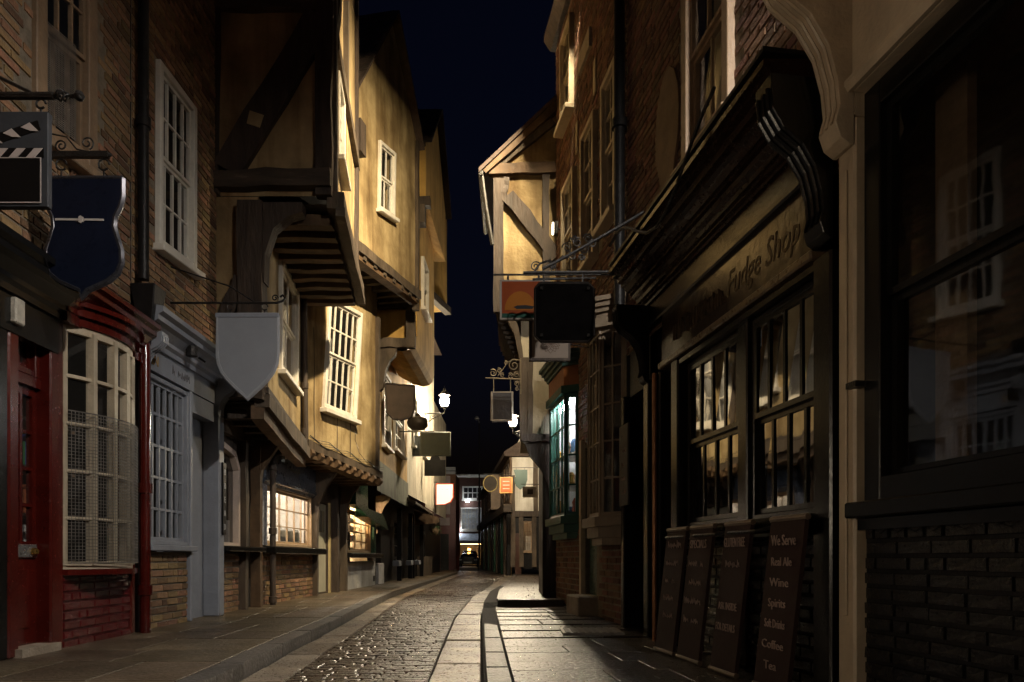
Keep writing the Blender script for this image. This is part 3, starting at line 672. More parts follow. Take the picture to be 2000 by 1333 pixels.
# white-grey shield
D = 7.5
half = [(542, 616), (542, 690), (540, 710), (533, 727), (522, 742), (508, 756), (495, 768), (484, 779)]
t, F1 = shield('pale_shield_sign', 'plain pale grey shield sign hanging from scrolled iron rod', D, half + [(968 - x, y) for x, y in half[-2::-1]], M('pale_grey_sign', (.27, .285, .315), .5, .06, 5, .03), .022, M('pale_edge', (.36, .37, .40), .4, .1, 8, 0))
fbox(F1, 'top_moulding', gry, t, X(422, D), X(546, D), Z(622, D), Z(613, D), -.03, .03, bev=.006)
t = thing('scrolled_rod', 'thin scrolled iron rod holding the pale grey shield', 'bracket', (-3.6, D, Z(592, D)))
mb = MB(); zz = Z(592, D); mb.tube([(-3.62, D, zz), (X(540, D), D, zz), (X(552, D), D, zz + .02), (X(557, D), D, zz + .05), (X(552, D), D, zz + .08), (X(547, D), D, zz + .06)], .012, 6)
scroll(mb, (X(537, D), D, zz + .05), .035, 1, 1.3, .007); mb.tube([(-3.6, D, Z(520, D)), (X(450, D), D, Z(560, D)), (X(500, D), D, zz)], .008, 5)
for px in (450, 517): hook(mb, (X(px, D), D, zz), .12)
mb.build('rod', iron, t)
# ------------------------------------------------------------------ house three: dark jettied timber house
YB = 8.76
b = thing('timber_jetty_house', 'dark timber-framed house jettied far out over the shops', 'house', (-3.8, 10.2, LZ))
SB = camfr(YB)                                # its flank, facing up the street towards the viewer
B1 = Fr((-3.10, YB), (-3.46, 11.75))          # first floor
B2 = Fr((-2.20, YB), (-2.60, 11.90))          # second floor, far out
B0 = Fr((-3.68, YB), (-3.74, 10.30))          # ground floor
xw = -3.62
zj1, zj2, zt = 2.78, 5.22, 8.6
# second floor flank: panels and timbers
wall(SB, 'flank_wall', plD, b, [(xw - .4, zj2), (-2.22, zj2), (-2.22, zt), (xw - .4, zt)], [], 0)
wall(SB, 'flank_wall', plD, b, [(xw - .4, zj1), (-3.10, zj1), (-3.10, zj2), (xw - .4, zj2)], [], -.02)
def tb(fr, parent, mat, a, c, wid, w=.02, dep=.14, name='timber', jit=.012): mb = MB(); mb.beam(fr.P(*a, w), fr.P(*c, w), wid, dep, fr.n, 6, jit); return mb.build(name, mat, parent)
s = lambda px, py: SB.uz(px, py)
tb(SB, b, tmD, (-2.28, zj2 - .02), (-2.28, zt), .20)                        # corner post
tb(SB, b, tmH, (xw - .1, s(640, 360)[1]), (-2.19, s(640, 356)[1]), .21, .04, .2)   # sill beam
tb(SB, b, tmD, s(446, 338), s(628, 40), .36, .015)                         # great brace
tb(SB, b, tmH, (xw, s(500, 8)[1]), (-2.25, s(600, 10)[1]), .22)
tb(SB, b, tmD, (xw - .02, zj2), (xw - .02, zt), .16)
fpoly(SB, 'slot_panel', plA, b, [s(493, 225), s(520, 234), s(512, 258), s(487, 250)], .08, .092)
# second floor street front
q = B2.quad((659, 128), (676, 205), (676, 372), (660, 318))
u0, u1 = .35, 1.0
wq2 = [(.42, 7.05), (1.12, 7.05), (1.12, 5.95), (.42, 5.95)]
wall(B2, 'wall', plA, b, [(0, zj2), (B2.L, zj2), (B2.L, 11), (0, 11)], [qsub(wq2, .05, .95, .05, .95)], 0, wob=.02)
window(B2, b, wq2, 2, (2, 2), wht, .0, casing=.06)
tb(B2, b, tmD, (.06, zj2), (.06, 11), .16, .01, .1)
tb(B2, b, tmG, (-.02, zj2 - .06), (B2.L, zj2 - .02), .22, .04, .2)
tb(B2, b, tmH, (-.02, zj2 - .20), (B2.L, zj2 - .17), .10, .10, .12)
tb(B2, b, tmG, (.2, 7.25), (B2.L, 7.3), .17, .02, .1); tb(B2, b, tmG, (1.35, 7.3), (1.35, 11), .17, .02, .1); tb(B2, b, tmG, (.1, 7.3), (1.3, 9.6), .16, .015, .1)
tb(B2, b, tmD, (B2.L - .08, zj2 - .1), (B2.L - .08, 11), .15, .01, .1)
# joists under the second floor
for i in range(9):
    y = YB + .28 + i * .34; k = (y - YB) / (11.9 - YB); xo = -2.22 - .38 * k; xi = -3.14 - .36 * k
    mb = MB(); mb.beam((xi - .1, y, zj2 - .20), (xo, y, zj2 - .20), .13, .15, (0, 1, 0), 4, .008); mb.build('joist', tmL, b)
mb = MB(); mb.add([(-3.8, YB + .02, zj2 - .09), (-2.22, YB + .02, zj2 - .09), (-2.6, 11.9, zj2 - .09), (-3.8, 11.9, zj2 - .09)], [(0, 1, 2, 3)]); mb.build('soffit', tmH, b)
# first floor: flank post with bracket, street front with window
tb(SB, b, tmD, (-3.17, zj1), (-3.17, zj2 - .1), .30, .01, .2)
tb(SB, b, tmD, (xw + .02, 3.45), (-3.28, 4.2), .17, .01)
tb(SB, b, tmH, (xw, zj1 + .05), (-3.0, zj1 + .02), .16, .04, .2)
pts = [(-3.17 + .16, 4.15), (-3.17 + .17, 4.5), (-2.9, 4.8), (-2.72, 4.95), (-2.55, 5.0), (-2.55, 5.12), (-3.05, 5.12), (-3.17, 4.9), (-3.17, 4.15)]
fpoly(SB, 'bracket', tmD, b, pts, -.12, .06)
wq1 = B1.quad((545, 498), (579, 530), (577, 760), (544, 730))
wq1 = [(wq1[0][0], 5.0), (wq1[1][0], 5.0), (wq1[2][0], 3.42), (wq1[3][0], 3.42)]
wall(B1, 'wall', plA, b, [(0, zj1), (B1.L, zj1), (B1.L, zj2), (0, zj2)], [qsub(wq1, .05, .95, .05, .95)], 0, wob=.025)
window(B1, b, wq1, 2, (1, 1), wht, .0, casing=.075, back=(M('net_curtain', (.5, .48, .42), .9, .15, 6, 0), .12))
tb(B1, b, tmG, (-.05, zj1 - .06), (B1.L, zj1 - .28), .17, .06, .18)
tb(B1, b, tmL, (-.05, zj1 - .22), (B1.L, zj1 - .42), .16, .0, .16)
tb(B1, b, tmH, (-.05, zj1 + .06), (B1.L, zj1 - .14), .06, .10, .06)
for i in range(8):
    y = YB + .25 + i * .36; k = (y - YB) / 3.0; mb = MB(); mb.beam((-4.3, y, zj1 - .16 - .2 * k), (-3.16 - .36 * k, y, zj1 - .16 - .2 * k), .12, .14, (0, 1, 0), 3, .008); mb.build('joist', tmD, b)
shell(Fr((-3.75, YB + .02), (-3.75, 11.9)), b, 0, 3.1, 2.62, 10.9, 4.5, dark); shell(B0, b, 0, B0.L, LZ, 2.6, 3, dark)
mb = MB(); mb.add([(-4.6, YB + .03, zj1 - .07), (-3.12, YB + .03, zj1 - .07), (-3.46, 11.75, zj1 - .09), (-4.6, 11.75, zj1 - .09)], [(0, 1, 2, 3)]); mb.build('soffit', tmH, b)
# ground floor: arched display window, stall board, brick, posts
ua, ub = .02, B0.us(462)
wall(B0, 'shop_wall', tmD, b, [(0, LZ), (B0.L, LZ), (B0.L, 2.6), (0, 2.6)], [[(ua + .03, .98), (ub - .03, .98), (ub - .03, 1.95), (ub - .2, 2.15), (ua + .25, 2.26), (ua + .03, 2.26)]], 0, .1)
pale = M('pinkish_joinery', (.58, .47, .40), .5, .12, 8, .15, 40)
mb = MB()
for pts in ([(ua, .95), (ub, .95), (ub, 1.0), (ua, 1.0)], [(ub - .06, 1.0), (ub, 1.0), (ub, 2.0), (ub - .06, 1.96)], [(ua, 2.24), (ub - .2, 2.14), (ub - .06, 1.97), (ub, 2.0), (ub - .16, 2.21), (ua, 2.31)], [(ua - .03, 1.0), (ua + .03, 1.0), (ua + .03, 2.24), (ua - .03, 2.24)]): B0.poly(mb, pts, -.03, .05)
wn_ = mb.build('display_window', pale, b)
m2 = MB(); m2.add([B0.P(u, z, -.02) for u, z in ((ua, .98), (ub - .03, .98), (ub - .03, 1.98), (ub - .2, 2.17), (ua, 2.27))], [(0, 1, 2, 3, 4)]); m2.build('pane', GL, wn_)
fbox(B0, 'lower_board', M('grey_board', (.12, .12, .13), .6, .1, 5, .03), wn_, ua + .03, ub - .06, 1.0, 1.3, -.10, -.07)
vs = thing('vase_display', 'dark vase with drooping leaves inside the arched shop window', 'vase', B0.P(.35, 1.3, -.35))
mb = MB(); mb.lathe(B0.P(.35, 1.02, -.3), [(.05, 0), (.09, .08), (.11, .2), (.06, .34), (.05, .40), (.07, .43)], 14); mb.build('vase', M('glazed_vase', (.16, .10, .06), .2, .3, 8, 0), vs, smooth=True)
mb = MB()
for k in range(9):
    a = k * .7; p0 = B0.P(.35, 1.45, -.3); pts = [p0 + V((math.cos(a) * .22 * t_, math.sin(a) * .22 * t_, .35 * t_ - .45 * t_ * t_)) for t_ in (0, .3, .6, .9, 1.2)]
    mb.tube(pts, [.012, .022, .024, .016, .003], 5)
mb.build('leaves', M('dry_leaf', (.10, .13, .06), .6, .3, 8, .1), vs)
fbox(B0, 'stall_board', blk, b, -.02, B0.L - .1, .88, .95, -.02, .24, bev=.012)
fbox(B0, 'plinth', mor, b, .0, ub + .02, LZ - .04, .86, -.08, .02)
bricks(B0, b, [(.0, LZ - .02), (ub + .02, LZ - .02), (ub + .02, .86), (.0, .86)], [], brk, .022, 90)
def post(fr, parent, u, z0, z1, wid, w, mat, dep=.14, brk_=None):
    o = tb(fr, parent, mat, (u, z0), (u, z1), wid, w, dep, 'post')
    if brk_:
        du, dz = brk_; pts = [(0, z1 - dz), (.03 * (1 if du > 0 else -1), z1 - dz * .6), (du * .45, z1 - dz * .25), (du, z1), (du, z1 + .06), (0, z1 + .06)]
        mb = MB(); mb.prism([fr.P(u + a, z_, w - .05) for a, z_ in pts], [fr.P(u + a, z_, w + .07) for a, z_ in pts]); mb.build('bracket', mat, parent)
    return o
post(B0, b, ub + .07, LZ, 2.4, .11, .05, tmG); post(B0, b, B0.L - .10, LZ, 2.45, .12, .10, tmL)
pts = [(0, 1.75), (.06, 1.75), (.10, 2.05), (.30, 2.35), (.42, 2.55), (0, 2.55)]       # bracket turned to the street
mb = MB(); mb.prism([B0.P(B0.L - .13, z, w + .08) for w, z in pts], [B0.P(B0.L - .03, z, w + .08) for w, z in pts]); mb.build('bracket', tmL, b)
fbox(B0, 'lintel', tmH, b, 0, B0.L, 2.38, 2.56, -.05, .09)

# ------------------------------------------------------------------ house four: cream plaster house with gable
c = thing('cream_gabled_house', 'crooked cream plaster house with tall gable and many-paned lit window', 'house', (-3.7, 13.5, LZ))
C1 = Fr((-3.44, 11.72), (-2.80, 14.80)); C2 = Fr((-2.80, 12.05), (-2.08, 15.55)); C0 = Fr((-3.74, 10.32), (-3.66, 16.2))
# first floor wall: edges follow the crooked outline
o1 = [C1.uz(*p) for p in ((597, 868), (726, 925), (748, 640), (748, 590), (640, 480), (597, 560))]
zb0, zb1 = o1[0][1], o1[1][1]
wq = C1.quad((640, 578), (704, 613), (692, 822), (628, 797))
wall(C1, 'wall', plA, c, [(0, zb0), (C1.L, zb1), (C1.L, 6.4), (0, 6.3)], [qsub(wq, .06, .94, .04, .96)], 0, wob=.035)
window(C1, c, wq, 5, (2, 2), wht, .01, casing=.075, bar=.026, sill=.08, back=(M('inner_drape', (.30, .30, .30), .9, .25, 2, 0, stretch=(3, 3, .2)), .5))
tb(C1, c, tmG, (-.02, zb0 - .02), (C1.L + .03, zb1 - .02), .14, .05, .16)
tb(C1, c, tmL, (-.02, zb0 - .17), (C1.L + .03, zb1 - .16), .12, -.02, .2)
for i in range(10):
    u = .12 + i * (C1.L - .2) / 9; z = zb0 + (zb1 - zb0) * u / C1.L - .12
    mb = MB(); pts = [(-.9, .06), (.02, .06), (.09, .03), (.11, -.03), (.07, -.09), (-.02, -.11), (-.9, -.11)]
    mb.prism([C1.P(u - .06, z + b_, .05 + a_) for a_, b_ in pts], [C1.P(u + .06, z + b_, .05 + a_) for a_, b_ in pts]); mb.build('joist', tmL, c)
mb = MB(); mb.add([C1.P(0, zb0 - .04, 0), C1.P(C1.L, zb1 - .04, 0), C1.P(C1.L, zb1 - .04, -1.4), C1.P(0, zb0 - .04, -1.0)], [(0, 1, 2, 3)]); mb.build('soffit', tmH, c)
for px, ya, yb in ((657, 812, 885), (683, 826, 893), (612, 640, 860)):
    a_ = C1.uz(px, ya); b_ = C1.uz(px + 1, yb); mb = MB(); mb.tube([C1.P(a_[0], a_[1] + (b_[1] - a_[1]) * i / 6, .018 + .035 * mnoise.noise(V((a_[0] * 1.3, (a_[1] + (b_[1] - a_[1]) * i / 6) * 1.3, C1.o.x)))) for i in range(7)], .006, 4); mb.build('cover_strip', tmG, c)
cb = MB()                                     # loose cables along the bressummer and up to the window
for k in range(4): cb.tube([C1.P(C1.L * i / 14, zb0 + (zb1 - zb0) * i / 14 + .05 + .03 * math.sin(i * 1.7 + k) + .02 * k, .13 + .01 * k) for i in range(15)], .006, 4)
cb.tube([C1.P(*C1.uz(694, 822), .03), C1.P(*C1.uz(690, 860), .04), C1.P(*C1.uz(697, 885), .05), C1.P(*C1.uz(708, 905), .1)], .005, 4)
cb.build('cables', iron, c)
tb(C1, c, tmG, (C1.L - .02, zb1), (C1.L - .02, 5.75), .10, .0, .14)
# second floor and gable
zl, zr = C2.uz(700, 500)[1], C2.uz(810, 578)[1]
ug, zg = C2.uz(765, 32)
el, er = C2.uz(703, 240), C2.uz(803, 262)
wq = C2.quad((738, 274), (769, 300), (767, 428), (736, 408))
wall(C2, 'gable_wall', plA, c, [(0, zl), (C2.L, zr), (C2.L, er[1]), (ug, zg), (0, el[1])], [qsub(wq, .06, .94, .04, .96)], 0, wob=.03)
window(C2, c, wq, 2, (1, 1), wht, .01, casing=.07)
tb(C2, c, tmG, (-.05, zl + .03), (C2.L, zr + .03), .16, .04, .16); tb(C2, c, tmL, (-.05, zl - .1), (C2.L, zr - .1), .12, -.03, .2)
for i in range(8):
    u = .15 + i * (C2.L - .3) / 7; z = zl + (zr - zl) * u / C2.L - .06; mb = MB(); mb.beam(C2.P(u, z, -.8), C2.P(u, z, .10), .12, .13, (0, 0, 1), 3, .008); mb.build('joist', tmG, c)
mb = MB(); mb.add([C2.P(0, zl, 0), C2.P(C2.L, zr, 0), C2.P(C2.L, zr, -.95), C2.P(0, zl, -.95)], [(0, 1, 2, 3)]); mb.build('soffit', tmH, c)
tb(C2, c, tmD, (.03, zl - .1), (.03, el[1]), .12, .0, .14); tb(C2, c, tmG, (C2.L - .03, zr - .3), (C2.L - .03, er[1]), .10, .0, .14)
def tiled(fr, parent, a, bb, depth, name='roof', th=.05, n=14):
    """roof slope between two (u,z) points of the gable, running back into the house"""
    o = MB(); (ua_, za), (ub_, zb_) = a, bb
    o.hexa([fr.P(ua_, za, .16), fr.P(ub_, zb_, .16), fr.P(ub_, zb_, -depth), fr.P(ua_, za, -depth)] + [p + V((0, 0, th)) for p in (fr.P(ua_, za, .16), fr.P(ub_, zb_, .16), fr.P(ub_, zb_, -depth), fr.P(ua_, za, -depth))])
    r = o.build(name, tile, parent); t = MB(); m = int(depth / .2)
    for i in range(n):
        for j in range(m):
            s0, s1 = i / n, (i + 1.15) / n; p = lambda s_, h: (ua_ + (ub_ - ua_) * s_, za + (zb_ - za) * s_ + th + h)
            w0 = .16 - j * .2 - (i % 2) * .1; q0, q1 = p(s0, .035), p(min(1, s1), .012)
            t.hexa([fr.P(*q0, w0), fr.P(*q1, w0), fr.P(*q1, w0 - .19), fr.P(*q0, w0 - .19)] + [v - V((0, 0, .015)) for v in (fr.P(*q0, w0), fr.P(*q1, w0), fr.P(*q1, w0 - .19), fr.P(*q0, w0 - .19))])
    x = t.build('roof_tiles', tile, r); x['kind'] = 'stuff'; return r
tiled(C2, c, (-.12, el[1] - .12), (ug, zg + .05), 4.5); tiled(C2, c, (C2.L + .12, er[1] - .12), (ug, zg + .05), 4.5)
shell(Fr((-3.75, 11.95), (-3.75, 16.2)), c, 0, 4.25, 2.62, 8.2, 4.5, dark); shell(C0, c, -.02, C0.L, LZ, 2.6, 3.5, dark)
fbox(C2, 'vent_box', tmD, c, .12, .36, 7.7, 8.25, .05, .22)
downpipe('drainpipe', c, tmD, [C1.P(.12, 5.75, .05), C1.P(.04, 5.6, .06), C1.P(-.03, 5.1, .06), C1.P(-.05, 2.75, .10), C1.P(-.07, 2.62, .08), C0.P(.40, 2.35, .18), C0.P(.34, 2.2, .18), C0.P(.34, LZ, .18)], .045, [C1.P(-.045, z, .08) for z in (3.6, 2.85)] + [C0.P(.34, z, .18) for z in (2.15, 1.2, .18)])
fbox(B1, 'party_cover', tmH, b, B1.L - .06, B1.L + .02, zj1 - .3, 5.7, -.1, .06)
# ground floor: blue fascia shop, white door, green shop
ut = C0.us
sw0, sw1, sd0, sd1, sg0, sg1 = ut(516), ut(606), ut(613), ut(641), ut(664), ut(722)
hole1 = [(sw0, .98), (sw1, .98), (sw1, 1.92), (sw0, 1.92)]; hole2 = [(sd0, LZ), (sd1, LZ), (sd1, 1.88), (sd0, 1.88)]; hole3 = [(sg0, .92), (sg1, .92), (sg1, 1.88), (sg0, 1.88)]
hole2[0] = (sd0, LZ + .02); hole2[1] = (sd1, LZ + .02)
wall(C0, 'shop_wall', tmD, c, [(0, LZ), (C0.L, LZ), (C0.L, 2.6), (0, 2.6)], [hole1, hole2, hole3], 0, .12)
blu = M('slate_blue_gloss', (.070, .085, .115), .3, .25, 5, .35, 14, coat=.4, chip=(.16, .16, .17))
fbox(C0, 'fascia', blu, c, sw0 - .2, sw1 + .05, 1.99, 2.48, .0, .09, bev=.01)
profile_run(C0, 'fascia_moulding', blu, c, sw0 - .2, sw1 + .05, 1.90, .0, [(0, 0), (.06, 0), (.08, .04), (.11, .05), (.11, .085), (0, .088)])
fbox(C0, 'side_panel', M('white_gloss', (.36, .38, .43), .25, .3, 6, .6, 20, coat=.3), c, sw0 - .2, sw0 - .01, .99, 1.9, .0, .05)
text(C0, c, '~~~~~~~~~~~~', M('dim_gilt', (.17, .15, .11), .5, .2, 10, 0), (sw0 + sw1) / 2, 2.2, .13, .092)
blind = M('lit_blind', (.62, .60, .55), .8, .5, 9, .3, 20, (1, 1, .25))
w1 = window(C0, c, [(sw0, 1.92), (sw1, 1.92), (sw1, .98), (sw0, .98)], 6, 3, M('tan_joinery', (.40, .28, .17), .5, .15, 8, .1), -.02, sash=False, casing=.05, bar=.018, sill=0)
def slats(fr, parent, u0, u1, z0, z1, w, mat, n):
    mb = MB()
    for i in range(n):
        z = z0 + (z1 - z0) * i / n; mb.hexa([fr.P(u0, z, w), fr.P(u1, z, w), fr.P(u1, z + .012, w - .016), fr.P(u0, z + .012, w - .016)] + [fr.P(u0, z + .002, w), fr.P(u1, z + .002, w), fr.P(u1, z + .014, w - .016), fr.P(u0, z + .014, w - .016)])
    o = mb.build('blind', mat, parent); return o
slats(C0, w1, sw0 + .04, sw1 - .04, 1.02, 1.86, -.16, cloth('blind_cloth', (.75, .74, .70)), 44)
fbox(C0, 'dark_blind', M('blind_grey', (.20, .20, .21), .6, .2, 5, 0), w1, (sw0 + sw1) / 2, sw1 - .05, 1.02, 1.30, -.20, -.19)
def room(fr, parent, u0, u1, z0, z1, depth, mat, w=-.12, lamp=None, strength=1, col=(1, .85, .62)):
    mb = MB(); P = fr.P
    a = [P(u0, z0, w), P(u1, z0, w), P(u1, z1, w), P(u0, z1, w)]; q = [P(u0, z0, w - depth), P(u1, z0, w - depth), P(u1, z1, w - depth), P(u0, z1, w - depth)]
    mb.add(a + q, [(0, 1, 5, 4), (1, 2, 6, 5), (2, 3, 7, 6), (3, 0, 4, 7), (4, 5, 6, 7)]); o = mb.build('shop_interior', mat, parent)
    if lamp:
        m2 = MB(); um = (u0 + u1) / 2; m2.tube([P(u0 + .2, z1 - .08, w - lamp), P(u1 - .2, z1 - .08, w - lamp)], .025, 8); m2.build('strip_lamp', emit('strip_lamp', col, strength), o)
    return o
room(C0, c, sw0 - .15, sw1 + .15, LZ + .02, 2.3, 1.6, roomw, -.13, .75, 380, (1, .90, .78))
fbox(C0, 'stall_board', blk, c, sw0 - .22, sw1 + .18, .86, .97, -.02, .26, bev=.015)
fbox(C0, 'plinth', mor, c, .05, sw1 + .04, LZ - .04, .86, -.08, .02)
bricks(C0, c, [(.05, LZ - .02), (sw1 + .04, LZ - .02), (sw1 + .04, .86), (.05, .86)], [], brk, .022, 170)
dr = fbox(C0, 'door', M('ivory_door', (.50, .49, .40), .5, .1, 6, .1, 40, grime=.3), c, sd0, sd1, LZ + .03, 1.86, -.10, -.05)
fbox(C0, 'letter_plate', iron, dr, sd0 + .10, sd0 + .32, .98, 1.07, -.048, -.03, bev=.004)
fbox(C0, 'door_glass', GL, dr, sd0 + .12, sd1 - .12, 1.30, 1.72, -.049, -.044); fbox(C0, 'notice', wht, dr, sd0 + .2, sd0 + .36, 1.22, 1.42, -.043, -.038)
fbox(C0, 'door_post', M('straw_joinery', (.45, .36, .18), .5, .15, 8, .1), c, sd1 + .002, sd1 + .10, LZ, 1.9, -.1, .03)
post(C0, c, sw1 + .10, LZ, 2.35, .10, .04, tmG, .14); post(C0, c, sd1 + .27, LZ, 2.35, .13, .06, tmD, .16); post(C0, c, sg0 - .08, LZ, 2.35, .10, .10, tmG, .14)
for u, m in ((sw1 + .10, tmG), (sg0 - .08, tmG), (sg1 + .5, tmG)):      # curved brackets out to the bressummer
    pts = [(.0, 1.45), (.05, 1.45), (.09, 1.8), (.22, 2.12), (.42, 2.38), (.42, 2.5), (.30, 2.48), (.0, 2.42)]
    mb = MB(); mb.prism([C0.P(u - .05, z, w + .06) for w, z in pts], [C0.P(u + .05, z, w + .06) for w, z in pts]); mb.build('bracket', m, c)
w3 = window(C0, c, [(sg0, 1.88), (sg1, 1.88), (sg1, .92), (sg0, .92)], 4, 4, M('brass_joinery', (.42, .26, .12), .5, .15, 8, .1), -.02, sash=False, casing=.05, bar=.02, sill=0)
room(C0, c, sg0 - .1, sg1 + .3, LZ + .02, 2.2, 1.5, roomw, -.13, .5, 550, (1, .68, .36))
for z in (1.2, 1.45, 1.68): fbox(C0, 'shelf', brn, w3, sg0 + .05, sg1 - .02, z, z + .02, -.55, -.3)
for z in (.95, 1.22, 1.47, 1.70):
    u = sg0 + .08
    while u < sg1 - .1: k = random.randrange(6); l = rr(.06, .14); fbox(C0, 'jar', M('stock_%d' % k, pal[k], .5), w3, u, u + l, z, z + rr(.08, .17), -.5, -.36); u += l + rr(.03, .09)
fbox(C0, 'stall_board', blk, c, sg0 - .06, sg1 + .45, .80, .91, -.02, .28, bev=.015)
fbox(C0, 'limewashed_base', plW, c, sg0 - .05, sg1 + .42, LZ - .03, .72, -.08, .06, bev=.02)
fbox(C0, 'limewashed_base', plW, c, sg1 + .75, sg1 + 1.5, LZ - .03, .66, -.08, .08, bev=.02)
fbox(C0, 'vent_grille', iron, c, sg1 + .12, sg1 + .34, .2, .34, .0605, .068)
gs = tag(fpoly(C0, 'green_fascia', grn, c, [(sg0 + .1, 1.95), (sg1 + .1, 1.92), (sg1 + .9, 1.55), (C0.L + .4, 1.75), (C0.L + .4, 2.62), (sg0 + .1, 2.4)], .02, .32), None, None)
fbox(C0, 'green_post', grn, c, sg1 + .02, sg1 + .22, .92, 1.95, -.05, .12, bev=.01)
fbox(C0, 'dark_recess', tmD, c, sg1 + .46, sg1 + .74, LZ, 1.9, -.1, .0)

# ------------------------------------------------------------------ house five: ochre house beyond
dh = thing('ochre_house', 'bright ochre plaster house with coved jetty beyond the cream gable', 'house', (-3.4, 18, LZ))
D1 = Fr((-3.02, 15.9), (-3.10, 21.2)); D2 = Fr((-2.16, 16.0), (-2.10, 19.3)); D3 = Fr((-1.95, 16.2), (-1.82, 19.6))
zdb = 5.45
wqa = D1.quad((746, 728), (760, 738), (758, 876), (744, 870)); wqb = D1.quad((768, 758), (786, 768), (785, 888), (767, 880))
def sq(q): za, zb_ = (q[0][1] + q[1][1]) / 2, (q[2][1] + q[3][1]) / 2; return [(q[0][0], za), (q[1][0], za), (q[1][0], zb_), (q[0][0], zb_)]
wqa, wqb = sq(wqa), sq(wqb)
wall(D1, 'wall', plO, dh, [(0, 3.0), (D1.L, 3.0), (D1.L, 6.2), (0, 6.2)], [qsub(wqa, .06, .94, .04, .96), qsub(wqb, .06, .94, .04, .96)], 0)
for q in (wqa, wqb): window(D1, dh, q, 2, (2, 2), wht, .01, casing=.08)
wall(D1, 'green_wall', M('green_grey_render', (.17, .18, .12), .8, .2, 4, .2, 24, grime=.6), dh, [(0, 2.3), (D1.L, 2.3), (D1.L, 3.0), (0, 3.0)], [], .03)
SD = camfr(16.0); s = lambda px, py: SD.uz(px, py)
fpoly(SD, 'flank_panel', plO, dh, [s(735, 606), s(800, 606), s(800, 664), s(735, 664)], -.1, .0)
tb(SD, dh, tmG, s(803, 585), s(803, 682), .20, .05); tb(SD, dh, tmG, s(738, 672), s(812, 672), .20, .06); tb(SD, dh, tmD, s(738, 598), s(806, 598), .14, .05)
pts = [s(*p) for p in ((742, 682), (776, 682), (772, 696), (762, 706), (754, 725), (748, 760), (742, 765))]
fpoly(SD, 'bracket', tmG, dh, pts, -.1, .08)
# street front of the second floor with its coved underside
mb = MB(); cove = [(0, 9.6), (0, zdb + .25), (-.03, zdb + .10), (-.12, zdb), (-.30, zdb - .04), (-.55, zdb + .02), (-.95, zdb + .25)]
for k in range(len(cove) - 1):
    (w0, z0), (w1_, z1) = cove[k], cove[k + 1]; n = 8
    mb.add([D2.P(D2.L * i / n, z, w) for i in range(n + 1) for w, z in ((w0, z0), (w1_, z1))], [(2 * i, 2 * i + 1, 2 * i + 3, 2 * i + 2) for i in range(n)])
mb.build('coved_front', plO, dh, smooth=True)
fpoly(Fr((-3.1, 16.02), (-2.0, 16.02)), 'flank_wall', plO, dh, [(0, 6.3), (.98, 5.75), (.94, 9.9), (0, 9.9)], -.05, .0)
q = sq(D2.quad((822, 508), (832, 522), (831, 618), (821, 602))); window(D2, dh, q, 2, (1, 1), wht, .03, casing=.08)
# top floor, its gable and dark roof
wall(D3, 'top_wall', plO, dh, [(0, 8.9), (D3.L, 8.9), (D3.L, 10.2), (D3.L / 2, 11.9), (0, 10.2)], [], 0)
fpoly(Fr((-3.1, 16.2), (-1.95, 16.2)), 'flank_wall', plO, dh, [(0, 8.9), (1.15, 8.9), (1.15, 10.1), (0, 10.1)], -.05, .0)
mb = MB(); mb.beam((-3.0, 16.25, 8.85), (-1.85, 16.25, 8.85), .2, .2, (0, 1, 0)); mb.build('timber', tmD, dh)
mb = MB(); mb.box(-2.15, -1.95, 16.0, 16.3, 8.3, 8.7); mb.build('beam_end', tmG, dh)
tiled(D3, dh, (-.15, 10.1), (D3.L / 2, 11.95), 4); tiled(D3, dh, (D3.L + .1, 10.1), (D3.L / 2, 11.95), 4)
shell(Fr((-3.75, 16.2), (-3.75, 21.5)), dh, 0, 5.3, 2.62, 10, 4.5, dark)
mb = MB(); mb.add([(-3.8, 16.05, 9.95), (-1.95, 16.2, 8.9), (-1.82, 19.6, 8.9), (-3.8, 19.6, 8.9)], [(0, 1, 2, 3)]); mb.build('soffit', plO, dh)
# next house: tall ochre upper storey, pale front lit by the lantern
jh = thing('far_pale_house', 'pale plaster house lit by the wall lantern on its front', 'house', (-3.4, 24, LZ))
J1 = Fr((-3.12, 21.3), (-3.0, 27.5)); J2 = Fr((-2.55, 19.7), (-1.98, 21.8))
q1 = [(.9, 5.9), (1.7, 5.9), (1.7, 4.3), (.9, 4.3)]; q2 = [(3.2, 5.9), (4.0, 5.9), (4.0, 4.3), (3.2, 4.3)]
wall(J1, 'wall', plP, jh, [(0, 2.7), (J1.L, 2.7), (J1.L, 8.6), (0, 8.6)], [qsub(q, .06, .94, .04, .96) for q in (q1, q2)], 0)
for q in (q1, q2): window(J1, jh, q, 2, (2, 2), wht, .01, casing=.08)
mb = MB(); mb.prism([J2.P(0, 8.3), J2.P(J2.L, 8.3), J2.P(J2.L, 12.2), J2.P(0, 12.2)], [J2.P(0, 8.3, -2), J2.P(J2.L, 8.3, -2), J2.P(J2.L, 12.2, -2), J2.P(0, 12.2, -2)]); mb.build('upper_storey', plO, jh)
mb = MB(); mb.beam(J2.P(-.05, 8.3, .02), J2.P(J2.L + .05, 8.3, .02), .2, .2, J2.n); mb.build('bressummer', tmD, jh)
mb = MB(); mb.prism([(-3.3, 21.3, 8.6), (-2.85, 21.3, 8.6), (-3.3, 21.3, 9.2)], [(-3.3, 27.6, 8.6), (-2.7, 27.6, 8.6), (-3.3, 27.6, 9.2)]); mb.build('eaves', tile, jh)
shell(Fr((-3.75, 21.5), (-3.75, 27.6)), jh, 0, 6.1, LZ, 8.6, 4.5, dark)
